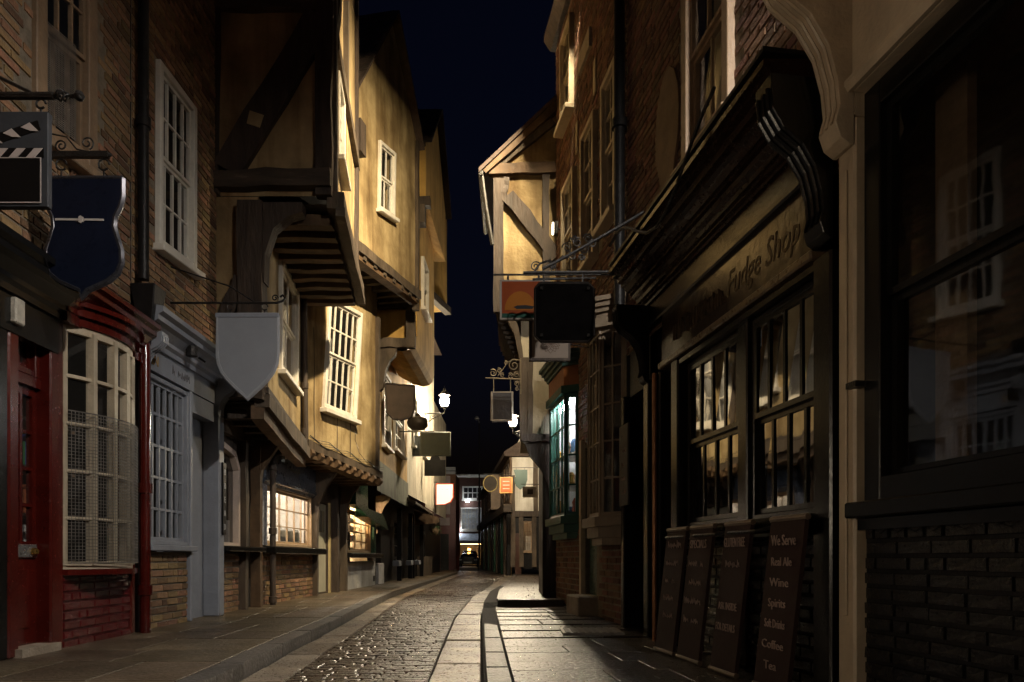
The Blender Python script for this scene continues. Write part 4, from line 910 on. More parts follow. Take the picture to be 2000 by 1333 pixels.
# ------------------------------------------------------------------ left row, far shops under a lean-to canopy
fs = thing('far_left_shops', 'dark shopfronts with white-topped posts under tiled canopy beyond green shop', 'shopfront', (-3.6, 27, LZ))
K0 = Fr((-3.66, 20.0), (-3.62, 36.0))
wall(K0, 'wall', blm, fs, [(0, LZ), (K0.L, LZ), (K0.L, 2.75), (0, 2.75)], [[(2.2, .8), (3.6, .8), (3.6, 2.0), (2.2, 2.0)], [(5.0, .8), (6.6, .8), (6.6, 2.0), (5.0, 2.0)], [(8.2, .7), (10, .7), (10, 2.0), (8.2, 2.0)]], 0, .2)
for a, b_ in ((2.2, 3.6), (5.0, 6.6), (8.2, 10)): window(K0, fs, [(a, 2.0), (b_, 2.0), (b_, .75), (a, .75)], 4, 3, blm, -.05, sash=False, casing=.05)
shell(K0, fs, 0, K0.L, LZ, 2.75, 4, dark)
for u in (1.9, 4.2, 4.7, 7.2): post(K0, fs, u, LZ, 2.3, .12, .22, blm, .14)
for u in (1.3, 3.9, 5.8): fbox(K0, 'rail_panel', gry, fs, u, u + .5, .55, .72, .1, .3, bev=.02)
fbox(K0, 'stall_riser', tmG, fs, 7.4, 10.4, LZ, .85, .0, .25)
mb = MB(); mb.prism([K0.P(.9, 2.85, 0), K0.P(.9, 2.45, .85), K0.P(.9, 2.38, .85), K0.P(.9, 2.7, 0)], [K0.P(6.5, 2.85, 0), K0.P(6.5, 2.45, .75), K0.P(6.5, 2.38, .75), K0.P(6.5, 2.7, 0)]); mb.build('canopy', tmG, fs)
for i in range(6): mb = MB(); mb.beam(K0.P(1.1 + i, 2.66, 0), K0.P(1.1 + i, 2.36, .75), .06, .08, (0, 1, 0), 3, .004); mb.build('rafter', tmD, fs)
mb = MB(); mb.prism([K0.P(6.6, 2.55, 0), K0.P(6.6, 2.3, .95), K0.P(6.6, 2.1, .9), K0.P(6.6, 2.0, 0)], [K0.P(9.0, 2.6, 0), K0.P(9.0, 2.35, .7), K0.P(9.0, 2.25, .7), K0.P(9.0, 2.2, 0)]); mb.build('canopy_end', tmL, fs)
wall(K0, 'upper_wall', plP, fs, [(7.6, 2.75), (K0.L, 2.75), (K0.L, 7.5), (7.6, 7.5)], [], .3)
for i, (u, x) in enumerate(((8.6, -3.1), (9.6, -3.0))):
    t = thing('hanging_basket', ('trailing green hanging basket under the far canopy', 'second hanging basket, farther along the canopy')[i], 'plant', K0.P(u, 1.75, .5), 'hanging baskets')
    mb = MB(); mb.lathe(K0.P(u, 1.75, .5), [(.02, 0), (.10, .08), (.16, .22), (.17, .24)], 10); mb.tube([K0.P(u, 1.99, .5), K0.P(u, 2.3, .5)], .006, 4); mb.build('basket', brn, t)
    mb = MB()
    for k in range(160):
        a = R() * 6.28; r = .23 * math.sqrt(R()); p = K0.P(u, 1.98 + rr(-.12, .16) - r * .3, .5) + V((math.cos(a) * r, math.sin(a) * r, 0)); q = [p + V((rr(-.03, .03), rr(-.03, .03), rr(-.03, .03))) for _ in range(3)]; mb.add(q, [(0, 1, 2)])
    mb.build('foliage', M('basket_leaf', (.04, .09, .03), .6, .4, 9, 0), t)

# ------------------------------------------------------------------ end of the street
mh = thing('maroon_shop', 'maroon shopfront with pale panels closing the left side of street', 'shopfront', (-4.5, 42, 0))
E0 = camfr(42.0)
fpoly(E0, 'wall', M('maroon_paint', (.10, .016, .020), .4, .2, 5, .05), mh, [(-6.8, 0), (-3.3, 0), (-3.3, 4.2), (-6.8, 4.2)], -3, 0)
fbox(E0, 'upper_panel', M('mauve_panel', (.30, .25, .25), .6, .1, 5, .05), mh, -4.55, -3.62, 3.35, 5.6, .0, .06); fbox(E0, 'name_panel', M('mauve_panel', (.3, .25, .25)), mh, -4.5, -3.65, 2.7, 3.15, .0, .05)
mb = MB(); r = .22
for (a, b_, cc, e) in ((-4.25, 3.75, -3.95, 3.75), (-4.1, 3.6, -4.1, 4.05), (-4.3, 4.05, -3.9, 4.05), (-4.22, 4.2, -4.22, 3.9), (-3.98, 4.2, -3.98, 3.9)): mb.tube([E0.P(a, b_, .075), E0.P(cc, e, .075)], .02, 4)
mb.build('emblem', M('emblem_brown', (.10, .06, .06), .6), mh)
fbox(E0, 'door', blm, mh, -4.2, -3.7, .05, 2.2, .0, .03)
cornice(E0, 'cornice', gry, mh, -6.8, -3.3, 5.7, .0, 1.4); fpoly(E0, 'upper_wall', brkr, mh, [(-6.8, 4.2), (-3.3, 4.2), (-3.3, 5.7), (-6.8, 5.7)], -3, -.02)
eh = thing('end_brick_house', 'red brick house with white windows and lit awning closing the street', 'house', (-4.5, 72, 0))
H0 = camfr(72.0); s = lambda px, py: H0.uz(px, py)
wq1 = [s(903, 950), s(943, 950), s(943, 976), s(903, 976)]; wq2 = [s(900, 992), s(943, 992), s(943, 1036), s(900, 1036)]
hb = M('far_brick', (.14, .07, .05), .85, .3, 14, .5, 60)
wall(H0, 'wall', hb, eh, [(-9, 0), (2, 0), (2, 9.0), (-9, 9.0)], [qsub(q, .05, .95, .05, .95) for q in (wq1, wq2)] + [[(-5.2, .1), (-2.9, .1), (-2.9, 2.2), (-5.2, 2.2)]], 0)
bricks(H0, eh, [(-6.3, 2.6), (-2.6, 2.6), (-2.6, 8.9), (-6.3, 8.9)], [wq1, wq2], hb, 0, 0)
window(H0, eh, wq1, 4, 2, wht, .0, sash=False, casing=.12, bar=.06, sill=.15); window(H0, eh, wq2, 6, 4, wht, .0, sash=False, casing=.12, bar=.06, sill=.15, back=(M('bright_room', (.7, .72, .75), .8), .3))
shell(H0, eh, -9, 2, 0, 9, 8, dark); cornice(H0, 'eaves', wht, eh, -9, 2, 8.85, 0, 1.2)
mb = MB(); mb.prism([H0.P(-6, 3.25, 0), H0.P(-6, 2.5, 1.3), H0.P(-6, 2.2, 1.3), H0.P(-6, 2.3, 0)], [H0.P(-2.8, 3.25, 0), H0.P(-2.8, 2.5, 1.3), H0.P(-2.8, 2.2, 1.3), H0.P(-2.8, 2.3, 0)]); mb.build('awning', M('awning_cloth', (.42, .45, .50), .7, .3, 3, .2), eh)
room(H0, eh, -5.6, -2.8, .05, 2.3, 3, roomw, -.15, 1.2, 20, (1, .6, .25))
mb = MB(); mb.box(-5.7, -5.4, 71.6, 71.9, 3.55, 3.75); mb.build('wall_lamp', emit('cool_lamp', (.85, .92, 1), 60), eh)
mb = MB(); mb.box(-4.6, -4.3, 71.3, 71.6, 6.35, 6.45); mb.build('wall_lamp', emit('cool_lamp2', (.8, .9, 1), 45), eh)
lp = thing('street_light_pole', 'tall thin unlit street light against the sky', 'street lamp', (X(936, 50), 50, 0))
mb = MB(); mb.tube([(X(936, 50), 50, 0), (X(936, 50), 50, 10.2)], [.07, .04], 8); mb.build('pole', iron, lp)
mb = MB(); mb.tube([(X(936, 50), 50, 10.2), (X(934, 50), 49.8, 10.45), (X(930, 50), 49.6, 10.5)], .03, 6); mb.lathe((X(932, 50), 49.7, 10.35), [(.05, 0), (.16, .05), (.17, .12), (.08, .26)], 10); mb.build('lamp_head', M('dull_alloy', (.35, .36, .38), .4, .2, 8, 0, metal=.5), lp)
# parked car
cr = thing('parked_car', 'dark car with orange roof light facing down the street', 'car', (-3.75, 63, 0))
pf = [(-.86, .25), (-.88, .62), (-.84, .82), (-.70, .90), (-.58, 1.34), (-.48, 1.44), (.48, 1.44), (.58, 1.34), (.70, .90), (.84, .82), (.88, .62), (.86, .25)]
mb = MB(); L_ = [(61.0, .55, .9), (61.2, .75, 1), (62.3, .92, 1), (63.0, 1, 1), (64.4, 1, 1), (65.2, .7, .95)]
rings = [[(-3.75 + x * k2, y, .25 + (z - .25) * (k1 if z > .85 else 1)) for x, z in pf] for y, k1, k2 in L_]
for a, b_ in zip(rings, rings[1:]): mb.prism(a, b_)
body = mb.build('body', M('car_paint', (.012, .014, .018), .2, .1, 4, 0, coat=.6), cr, smooth=True)
mb = MB(); mb.hexa([(-4.4, 61.45, .92), (-3.1, 61.45, .92), (-3.25, 62.2, 1.36), (-4.25, 62.2, 1.36), (-4.4, 61.42, .93), (-3.1, 61.42, .93), (-3.25, 62.17, 1.38), (-4.25, 62.17, 1.38)]); mb.build('windscreen', GLP, cr)
for x in (-4.42, -3.08): mb = MB(); mb.box(x - .14, x + .14, 60.95, 61.02, .58, .70); mb.build('headlight', M('headlamp', (.6, .62, .65), .15, .05, 5, 0), cr, bev=.02)
for x in (-4.55, -2.95):
    for y in (61.7, 64.4): mb = MB(); mb.tube([(x - .09, y, .31), (x + .09, y, .31)], .31, 16); mb.build('wheel', blm, cr)
mb = MB(); mb.box(-4.1, -3.4, 60.93, 60.96, .36, .46); mb.build('number_plate', wht, cr)
mb = MB(); mb.box(-3.87, -3.63, 62.6, 62.75, 1.46, 1.62); mb.build('roof_light', emit('amber_light', (1, .42, .05), 40), cr, bev=.02)
# far right row, stepping out from behind the timbered gable
gh = thing('white_gable_house', 'small house with white lit gable wall and timbered front', 'house', (.8, 33, 0))
G0 = camfr(32.0); s = lambda px, py: G0.uz(px, py)
wall(G0, 'gable_wall', M('white_render', (.72, .68, .60), .8, .1, 4, .1, grime=.5), gh, [s(1000, 1004), s(1085, 1004), s(1085, 740), s(1047, 800), s(1003, 880), s(1000, 892)], [], 0)
wall(G0, 'shop_wall', blm, gh, [s(1000, 1112), s(1085, 1112), s(1085, 1004), s(1000, 1004)], [[s(1021, 1078), s(1039, 1078), s(1039, 1018), s(1021, 1018)]], .0)
room(G0, gh, s(1019, 1000)[0], s(1040, 1000)[0], .3, 2.6, 1.0, roomw, -.13, .4, 40, (1, .6, .3))
window(G0, gh, [s(1021, 1018), s(1039, 1018), s(1039, 1078), s(1021, 1078)], 2, 3, brn, .0, sash=False, casing=.025, bar=.015, proud=.01, sill=.06)
tb(G0, gh, tmD, s(1000, 1004), s(1085, 1004), .25, .05, .2); tb(G0, gh, tmG, s(1046, 815), s(1046, 1000), .2, .02); tb(G0, gh, tmG, s(1003, 930), s(1003, 1000), .15, .02)
for px in (1002, 1018, 1043): tb(G0, gh, tmG, s(px, 1006), s(px, 1108), .2, .06, .14, 'post')
fbox(G0, 'red_panel', M('red_brown_paint', (.05, .018, .010), .4, .2, 5, .05), gh, s(1006, 0)[0], s(1018, 0)[0], .05, 1.9, .0, .05)
GF = Fr((-.02, 32.0), (-2.3, 54.0), True)
gho = [[(a_, .95), (a_ + 1.6, .95), (a_ + 1.6, 2.5), (a_, 2.5)] for a_ in (1.2, 6.4, 12.5)]
wall(GF, 'front_wall', M('tan_render', (.42, .25, .10), .8, .2, 4, .2, grime=.6), gh, [(0, 0), (GF.L, 0), (GF.L, 5.2), (0, 5.4)], gho, 0)
for h_, st_ in zip(gho, (35, 60, 50)):
    room(GF, gh, h_[0][0] - .1, h_[1][0] + .1, .5, 2.8, 1.2, roomw, -.14, .4, st_, (1, .55, .22)); window(GF, gh, [h_[3], h_[2], h_[1], h_[0]], 4, 3, brn, -.02, sash=False, casing=.06, sill=.05)
for i in range(22): tb(GF, gh, tmD if i % 3 else tmL, (.1 + i * .98, 3.4), (.1 + i * .98, 5.3), .18, .02, .1)
for z in (3.35, 5.25): tb(GF, gh, tmL, (0, z), (GF.L, z), .2, .03, .12)
for i in range(8): window(GF, gh, [(.5 + i * 2.4, 4.9), (1.7 + i * 2.4, 4.9), (1.7 + i * 2.4, 3.8), (.5 + i * 2.4, 3.8)], 3, 2, brn, .02, sash=False, casing=.08, sill=0)
for i in range(14): fbox(GF, 'shop_post', (blm, tmD, grn)[i % 3], gh, .2 + i * 1.5, .42 + i * 1.5, .0, 2.9, .0, .2, bev=.02)
for i in range(14): fbox(GF, 'lower_panel', (gry, brn, gry, blm)[i % 4], gh, .5 + i * 1.5, 1.5 + i * 1.5, .1, .9, .02, .08, bev=.02)
fbox(GF, 'fascia', tmH, gh, 0, GF.L, 2.85, 3.2, .0, .35)
mb = MB(); mb.prism([GF.P(-.3, 5.3, .35), GF.P(-.3, 5.5, .35), GF.P(-.3, 7.2, -2.2), GF.P(-.3, 5.3, -2.2)], [GF.P(GF.L, 5.1, .35), GF.P(GF.L, 5.3, .35), GF.P(GF.L, 7.2, -2.2), GF.P(GF.L, 5.1, -2.2)]); mb.build('roof', tile, gh)
mb = MB(); mb.prism([GF.P(5, 3.3, .0), GF.P(5, 3.3, .55), GF.P(5, 5.1, .55), GF.P(5, 5.1, 0)], [GF.P(8, 3.3, .0), GF.P(8, 3.3, .5), GF.P(8, 5.1, .5), GF.P(8, 5.1, 0)]); mb.build('oriel', brn, gh)
for i in range(4): fbox(GF, 'window_lights', GL, gh, 5.2 + i * .7, 5.75 + i * .7, 3.8, 4.9, .555, .56)
shell(GF, gh, .3, GF.L, 2.85, 5.1, 5, dark, -.02)
# small signs along the far right row
def smallsign(name, label, d, box, mat, framem=None, shape=None, arm=True):
    F = camfr(d); x0, y0, x1, y1 = box; a, b_ = F.uz(x0, y1), F.uz(x1, y0)
    t = thing(name, label, 'sign', (a[0], d, a[1]))
    pts = shape or [(a[0], a[1]), (b_[0], a[1]), (b_[0], b_[1]), (a[0], b_[1])]
    fpoly(F, 'board', mat, t, pts, -.02, .02)
    if framem: mb = MB(); mb.tube([F.P(u, z, .0) for u, z in pts + pts[:1]], .022 + (b_[0] - a[0]) * .015, 5); mb.build('frame', framem, t)
    if arm: mb = MB(); mb.tube([F.P((a[0] + b_[0]) / 2 - .3, b_[1] + .08, 0), F.P(b_[0] + .6 * arm, b_[1] + .08, 0)], .012, 5); mb.tube([F.P(a[0] + .1, b_[1] + .08, 0), F.P(a[0] + .1, b_[1], 0)], .008, 4); mb.tube([F.P(b_[0] - .1, b_[1] + .08, 0), F.P(b_[0] - .1, b_[1], 0)], .008, 4); mb.build('arm', iron, t)
    return t, F
dkg = M('dark_green_sign', (.05, .075, .065), .5, .1, 5, 0); orange = M('orange_sign', (.42, .095, .008), .5, .1, 5, 0)
F = camfr(31.0); cx_, cz_ = F.uz(958, 945)
smallsign('round_sign', 'round dark sign with gilt ring on far shop', 31.0, (945, 929, 971, 961), M('brown_disc', (.025, .018, .012), .5, spec=.1), M('gilt_ring', (.45, .34, .14), .4, metal=.4), [(cx_ + .30 * math.cos(i / 20 * 6.283), cz_ + .34 * math.sin(i / 20 * 6.283)) for i in range(20)])
t, F = smallsign('orange_sign', 'bright orange rectangular hanging sign on far shop', 29.0, (977, 933, 1000, 963), orange, M('orange_edge', (.8, .42, .12), .5))
for y in (941, 948, 955): a = F.uz(982, y); b_ = F.uz(995, y); fbox(F, 'line', wht, t, a[0], b_[0], a[1] - .015, a[1] + .015, .021, .026)
F = camfr(27.0); hs = [(1003, 918), (1030, 918), (1030, 938), (1026, 950), (1016, 957), (1008, 950), (1004, 938), (1007, 930)]
smallsign('green_shield_sign', 'dark green shield sign before the white gable wall', 27.0, (1003, 918, 1030, 957), dkg, None, [F.uz(*p) for p in hs])
t, F = smallsign('square_sign', 'small pale square sign with dark picture beneath green shield', 24.0, (1021, 951, 1048, 972), M('pale_sign', (.5, .46, .42), .5))
a, b_ = F.uz(1030, 966), F.uz(1041, 956); fbox(F, 'picture', M('picture_dark', (.06, .04, .03), .5), t, a[0], b_[0], a[1], b_[1], .021, .026)
# left row signs
F = camfr(16.2)
hs = [(753, 751), (810, 755), (809, 800), (803, 815), (785, 820), (768, 818), (757, 806)]
smallsign('brown_shield_sign', 'plain brown shield sign on thin rod before ochre house', 16.2, (753, 751, 810, 820), M('brown_sign', (.085, .055, .035), .6, .2, 5, .05), tmD, [F.uz(*p) for p in hs], -4)
t = thing('pot_sign', 'round-bellied dark pot used as hanging shop sign', 'sign', (-2.6, 19.5, 4.3))
F = camfr(19.5); p = F.uz(816, 842); mb = MB(); mb.lathe((p[0], 19.5, p[1]), [(.02, 0), (.17, .03), (.27, .12), (.30, .22), (.26, .32), (.16, .37), (.08, .40), (.05, .46), (.02, .48)], 18); mb.build('pot', M('tarnished_pot', (.10, .08, .06), .4, .3, 6, .1, metal=.4), t, smooth=True)
mb = MB(); mb.tube([(p[0] - .5, 19.5, p[1] - .02), (p[0] + .45, 19.5, p[1] - .02)], .012, 5); mb.build('rod', iron, t)
smallsign('green_rectangle_sign', 'grey-green rectangular sign hanging below the left lantern', 21.5, (822, 846, 879, 890), M('grey_green_sign', (.16, .19, .16), .6, .1, 5, .03), M('sign_edge', (.2, .23, .2), .5), None, -4)
smallsign('slate_sign', 'narrow slate sign tucked behind the grey-green rectangle', 22.5, (804, 852, 822, 892), M('slate_sign', (.12, .13, .13), .6), None, None, -2)
F = camfr(24.5); hs = [(829, 930), (829, 899), (840, 899), (842, 893), (850, 890), (858, 893), (860, 899), (870, 899), (870, 930)]
t, F = smallsign('black_arched_sign', 'black sign with arched top and gilt lettering strip', 24.5, (829, 890, 870, 930), blm, None, [F.uz(*p) for p in hs], -4)
F2 = F; a = F.uz(862, 889); text(F, t, '~~~~', gold, a[0], a[1], .14, .03)
hs = [(852, 946), (885, 946), (885, 972), (880, 981), (869, 986), (852, 986)]; F = camfr(30.0)
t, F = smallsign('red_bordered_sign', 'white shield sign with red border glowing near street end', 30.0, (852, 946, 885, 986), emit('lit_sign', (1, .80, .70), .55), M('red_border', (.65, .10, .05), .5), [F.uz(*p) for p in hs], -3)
a = F.uz(868, 958); text(F, t, '~~~~~~', M('sign_grey', (.4, .2, .18), .6), a[0], a[1], .10, .022)

# ------------------------------------------------------------------ right row, far: timber-framed gable house
YF = 10.9; YG = 12.6; KF = .58
f = thing('timbered_gable_house', 'timber-framed house with cream gable overhanging the right pavement', 'house', (.7, YF + .5, RZ))
S = camfr(YF); s = lambda px, py: S.uz(px, py)
wall(S, 'gable_wall', plA, f, [s(*p) for p in ((968, 612), (1000, 612), (1092, 622), (1092, 196), (948, 342), (966, 352))], [], 0)
wall(S, 'lower_wall', plP, f, [s(*p) for p in ((1016, 700), (1090, 700), (1090, 852), (1024, 852))], [], -.03)
fpoly(S, 'flank_board', tmD, f, [s(*p) for p in ((1060, 870), (1090, 870), (1090, 1165), (1060, 1165))], -1.6, -.04)
T = lambda a, c_, wd, m=tmG, w=.02, dep=.09: tb(S, f, m, s(*a), s(*c_), wd * KF, w, dep, 'timber', .010)
T((974, 352), (974, 612), .27, tmD); T((955, 335), (1090, 330), .26, tmL, .03); T((1066, 345), (1066, 560), .17, tmD); T((992, 385), (1088, 505), .36, tmD, .025); T((990, 350), (984, 395), .14, tmD)
T((944, 340), (1092, 206), .24, tmL, .05, .12); T((966, 330), (1080, 240), .2, tmG, .02)
pts = [s(*p) for p in ((975, 612), (1000, 612), (1012, 640), (1020, 680), (1022, 700), (1032, 700), (1040, 860), (1024, 868), (1016, 860), (1014, 700), (1005, 655), (990, 625))]
fpoly(S, 'corner_bracket', tmG, f, pts, -.08, .05)
T((1000, 612), (1090, 618), .2, tmG, .03); T((1018, 855), (1090, 857), .2, tmD, .03); T((1036, 700), (1036, 852), .14)
pts = [s(*p) for p in ((1024, 862), (1086, 862), (1086, 975), (1074, 975), (1070, 945), (1055, 915), (1034, 890))]; fpoly(S, 'lower_bracket', tmD, f, pts, -.10, .02)
for i in range(9):                            # joist ends under the jetty, stepping down the coved corner
    a = s(976 + i * 4.2, 624 + i * 9.5); mb = MB(); mb.box(a[0] - .012, a[0] + .2, YF + .14, YG - .1, a[1] - .035, a[1] + .012); mb.build('joist_end', tmD, f)
FS = Fr((s(968, 600)[0], YF), (s(968, 600)[0] + .06, YG), True)
zj_, zk_ = s(968, 612)[1], s(1018, 854)[1]
wall(FS, 'street_wall', plA, f, [(0, zj_), (FS.L, zj_), (FS.L, 6.5), (0, 6.5)], [], 0)
mb = MB(); mb.box(s(1018, 700)[0], 2.2, YF + .05, YG, zk_, zj_ - .01); mb.build('mid_storey', plP, f)
mb = MB(); mb.box(s(1064, 900)[0], 2.2, YF + .06, YG, RZ, zk_ - .01); mb.build('ground_storey', tmD, f)
mb = MB(); mb.box(s(968, 600)[0] + .02, 2.2, YF + .04, YG, zj_ + .002, zj_ + .02); mb.build('soffit', tmH, f)
ridge = V((2.0, YF - .14, 8.95)); e0 = S.P(*s(936, 346), .14); dy_ = V((0, YG - YF + .3, 0)); up_ = V((0, 0, .07)); mb = MB()
mb.hexa([e0, e0 + dy_, ridge + dy_, ridge, e0 + up_, e0 + dy_ + up_, ridge + dy_ + up_, ridge + up_]); mb.build('roof', tile, f)
p0 = S.P(*s(940, 345), .12); mb = MB(); mb.tube([p0, p0 + dy_], .04, 8); mb.tube([p0 + V((.01, .06, 0)), S.P(*s(950, 410), .06), S.P(*s(962, 482), .06)], .03, 8); mb.build('gutter', iron, f)
# scrolled bracket with framed sign on its corner
D = 10.4; t = thing('scrollwork_bracket', 'gilded iron scrollwork bracket projecting from timbered house corner', 'bracket', (X(1015, D), D, Z(740, D)))
mb = MB(); P3 = lambda px, py: V((X(px, D), D, Z(py, D)))
mb.tube([P3(948, 739), P3(1018, 741)], .010, 6); mb.tube([P3(1017, 700), P3(1017, 770)], .009, 6)
for px, py, r, sg in ((963, 729, .10, -1), (975, 724, .065, -1), (981, 733, .06, 1), (1004, 714, .15, 1), (988, 709, .055, -1), (997, 735, .08, -1), (1009, 732, .08, 1), (1010, 750, .07, 1), (1010, 760, .05, 1)): scroll(mb, P3(px, py), r * .57, sg, 1.5, .0065, 1.0)
mb.tube([P3(972, 735), P3(982, 722), P3(992, 708), P3(1002, 702), P3(1014, 704)], .007, 5)
for px in (964, 997): mb.tube([P3(px, 741), P3(px, 766)], .007, 5)
mb.tube([P3(1017, 735), V((X(1017, D), YF, Z(735, D)))], .01, 5)
mb.build('scrolls', M('pale_iron', (.34, .27, .17), .5, .2, 10, .1, metal=.3), t)
smallsign('framed_sign', 'dark pub-style sign in pale frame under gilded scrollwork bracket', D, (961, 767, 1000, 822), M('framed_dark', (.045, .035, .03), .5), M('pale_frame', (.32, .26, .2), .5), None, False)

# ------------------------------------------------------------------ right row: tall brick house with bays
e3 = thing('tall_brick_house', 'tall brick house with green lit bay window and beige bay', 'house', (1.0, 9, RZ))
E3 = Fr((1.197, 7.49), (.67, 10.86), True); U = E3.us
def q3(tl, tr, br, bl): return sq(E3.quad(tr, tl, bl, br))     # picture left is the far end
ws = [q3((1104, 340), (1127, 362), (1127, 560), (1104, 545)), q3((1142, 228), (1168, 262), (1168, 520), (1142, 515)), q3((1183, 120), (1211, 165), (1211, 430), (1183, 425)), q3((1101, 52), (1121, 62), (1121, 225), (1101, 240))]
H3 = 8.6; gz0, gz1 = 1.36, 3.0; bz0, bz1 = 1.24, 3.28; gu0, gu1 = 2.02, 3.30; bu0, bu1 = .06, 1.02
DU = (1.14, 1.68)
wall(E3, 'wall', mor, e3, [(0, RZ), (E3.L, RZ), (E3.L, H3), (0, H3)], [qsub(w_, .06, .94, .04, .96) for w_ in ws] + [[(gu0 + .1, gz0), (gu1 - .1, gz0), (gu1 - .1, gz1), (gu0 + .1, gz1)], [(bu0 + .1, bz0), (bu1 - .1, bz0), (bu1 - .1, bz1), (bu0 + .1, bz1)], [(DU[0], RZ + .02), (DU[1], RZ + .02), (DU[1], 2.2), (DU[0], 2.2)]], 0)
shell(E3, e3, 0, E3.L, RZ, H3, 4, dark)
bricks(E3, e3, [(0, RZ), (E3.L, RZ), (E3.L, H3), (0, H3)], ws + [[(gu0, gz0 - .2), (gu1, gz0 - .2), (gu1, gz1 + .6), (gu0, gz1 + .6)], [(bu0, bz0 - .2), (bu1, bz0 - .2), (bu1, bz1 + .3), (bu0, bz1 + .3)], [(DU[0] - .1, RZ), (DU[1] + .1, RZ), (DU[1] + .1, 2.25), (DU[0] - .1, 2.25)]], brkr, 0, 300)
for w_ in ws: window(E3, e3, w_, 2, (2, 2), crm, .02, casing=.06, sill=.07)
a_, b_ = E3.uz(1158, 62), E3.uz(1136, 140); fbox(E3, 'lintel', stone, e3, *sorted((a_[0], b_[0])), (a_[1] + b_[1]) / 2 - .12, (a_[1] + b_[1]) / 2 + .12, .0, .05)
for px, py in ((1130, 270), (1165, 150)): p = E3.uz(px, py); fbox(E3, 'wall_plate', crm, e3, p[0] - .05, p[0] + .05, p[1] - .2, p[1] + .2, .012, .03)
profile_run(E3, 'eaves', tmD, e3, 1.2, E3.L + .06, H3 - .1, 0, [(0, 0), (.08, 0), (.18, .14), (.18, .22), (0, .28)])
dr = fbox(E3, 'door', grn, e3, DU[0] + .01, DU[1] - .01, RZ + .2, 2.18, -.1, -.05); fbox(E3, 'door_frame', crm, e3, DU[1], DU[1] + .09, RZ, 2.3, -.05, .06); fbox(E3, 'doorstep', stone, e3, DU[0] - .02, DU[1] + .05, RZ, RZ + .28, -.1, .24, bev=.02)
for z in (.5, 1.3): fbox(E3, 'panel', grn, dr, DU[0] + .1, DU[1] - .1, z, z + .6, -.05, -.035, bev=.01)
def bay(fr, parent, u0, u1, z0, z1, pj, mat, cols, rows, split=.3, topm=None, panel=None, name='bay_window'):
    """canted bay: near cheek, front, far cheek; u0 is the near end"""
    ins = (u1 - u0) * split; pl_ = [(u0, 0), (u0 + ins, pj), (u1 - ins, pj), (u1, 0)]
    P3 = lambda i, z, e=0: fr.P(pl_[i][0] + (-(e) if i < 2 else e) * .6, z, pl_[i][1] + (e if 0 < i < 3 else 0))
    def ring(z_0, z_1, e, nm, m, par):
        mb = MB(); mb.prism([P3(i, z_0, e) for i in range(4)], [P3(i, z_1, e) for i in range(4)]); return mb.build(nm, m, par)
    o = ring(z0 - .10, z0, .05, name, mat, parent)
    ring(z0 - .22, z0 - .102, .0, 'apron', mat, o); ring(z0 - .30, z0 - .222, -.05, 'corbel', mat, o)
    ring(z1, z1 + .10, .04, 'head', mat, o)
    zt_ = z1 + .102
    if panel: ring(zt_, zt_ + .26, .0, 'frieze', panel, o); zt_ += .262
    for k in range(4): ring(zt_ + k * .05, zt_ + k * .05 + .048, .03 + k * .035, 'cornice', topm or mat, o)
    for k, (i, j, nc) in enumerate(((0, 1, cols[0]), (1, 2, cols[1]), (2, 3, cols[0]))):
        A, B = P3(i, 0), P3(j, 0); f2 = Fr((A.x, A.y), (B.x, B.y), True)
        if f2.n.dot(fr.n) < 0: f2.n = -f2.n
        window(f2, o, [(0, z1), (f2.L, z1), (f2.L, z0), (0, z0)], nc, rows, mat, -.012, sash=False, casing=.022, bar=.02, proud=.006, sill=0)
    return o
gb = bay(E3, e3, gu0, gu1, gz0, gz1, .17, tea, (1, 4), 4, .12, M('green_cornice', (.05, .10, .085), .5, .2, 6, .1), M('orange_frieze', (.30, .10, .025), .5, .15, 6, .1))
gb['label'] = 'green painted bay window brightly lit inside'
rm = room(E3, gb, gu0 + .12, gu1 - .12, gz0 + .002, gz1 - .002, .9, M('white_room', (.8, .8, .78), .7, .05, 3, 0), .02, -.03, 130, (.95, .97, 1))
goods = thing('window_goods', 'colourful toys and jars set out in the green bay window', 'goods', E3.P((gu0 + gu1) / 2, gz0, .1))
for k, z in enumerate((gz0 + .02, gz0 + .42, gz0 + .85)):
    fbox(E3, 'shelf', wht, goods, gu0 + .2, gu1 - .2, z, z + .02, -.35, .06)
    for j in range(7):
        u = gu0 + .26 + j * .125; m = M('toy_%d' % (j % 5), [(.6, .12, .05), (.5, .3, .05), (.1, .2, .4), (.35, .18, .08), (.1, .3, .12)][j % 5], .5, .2, 8, 0); mb = MB(); h = rr(.10, .24)
        mb.lathe(E3.P(u, z + .02, -.06 + rr(-.08, .08)), [(.03, 0), (.055, h * .2), (.04, h * .55), (.05, h * .75), (.02, h)], 9); mb.build('toy', m, goods, smooth=True)
bb = bay(E3, e3, bu0, bu1, bz0, bz1, .22, M('beige_joinery', (.30, .235, .165), .5, .15, 6, .15, 40, grime=.4), (2, 3), 5, .25)
bb['label'] = 'beige painted unlit bay window'
fbox(E3, 'bay_back', dark, bb, bu0 + .12, bu1 - .12, bz0, bz1, -.6, -.55)
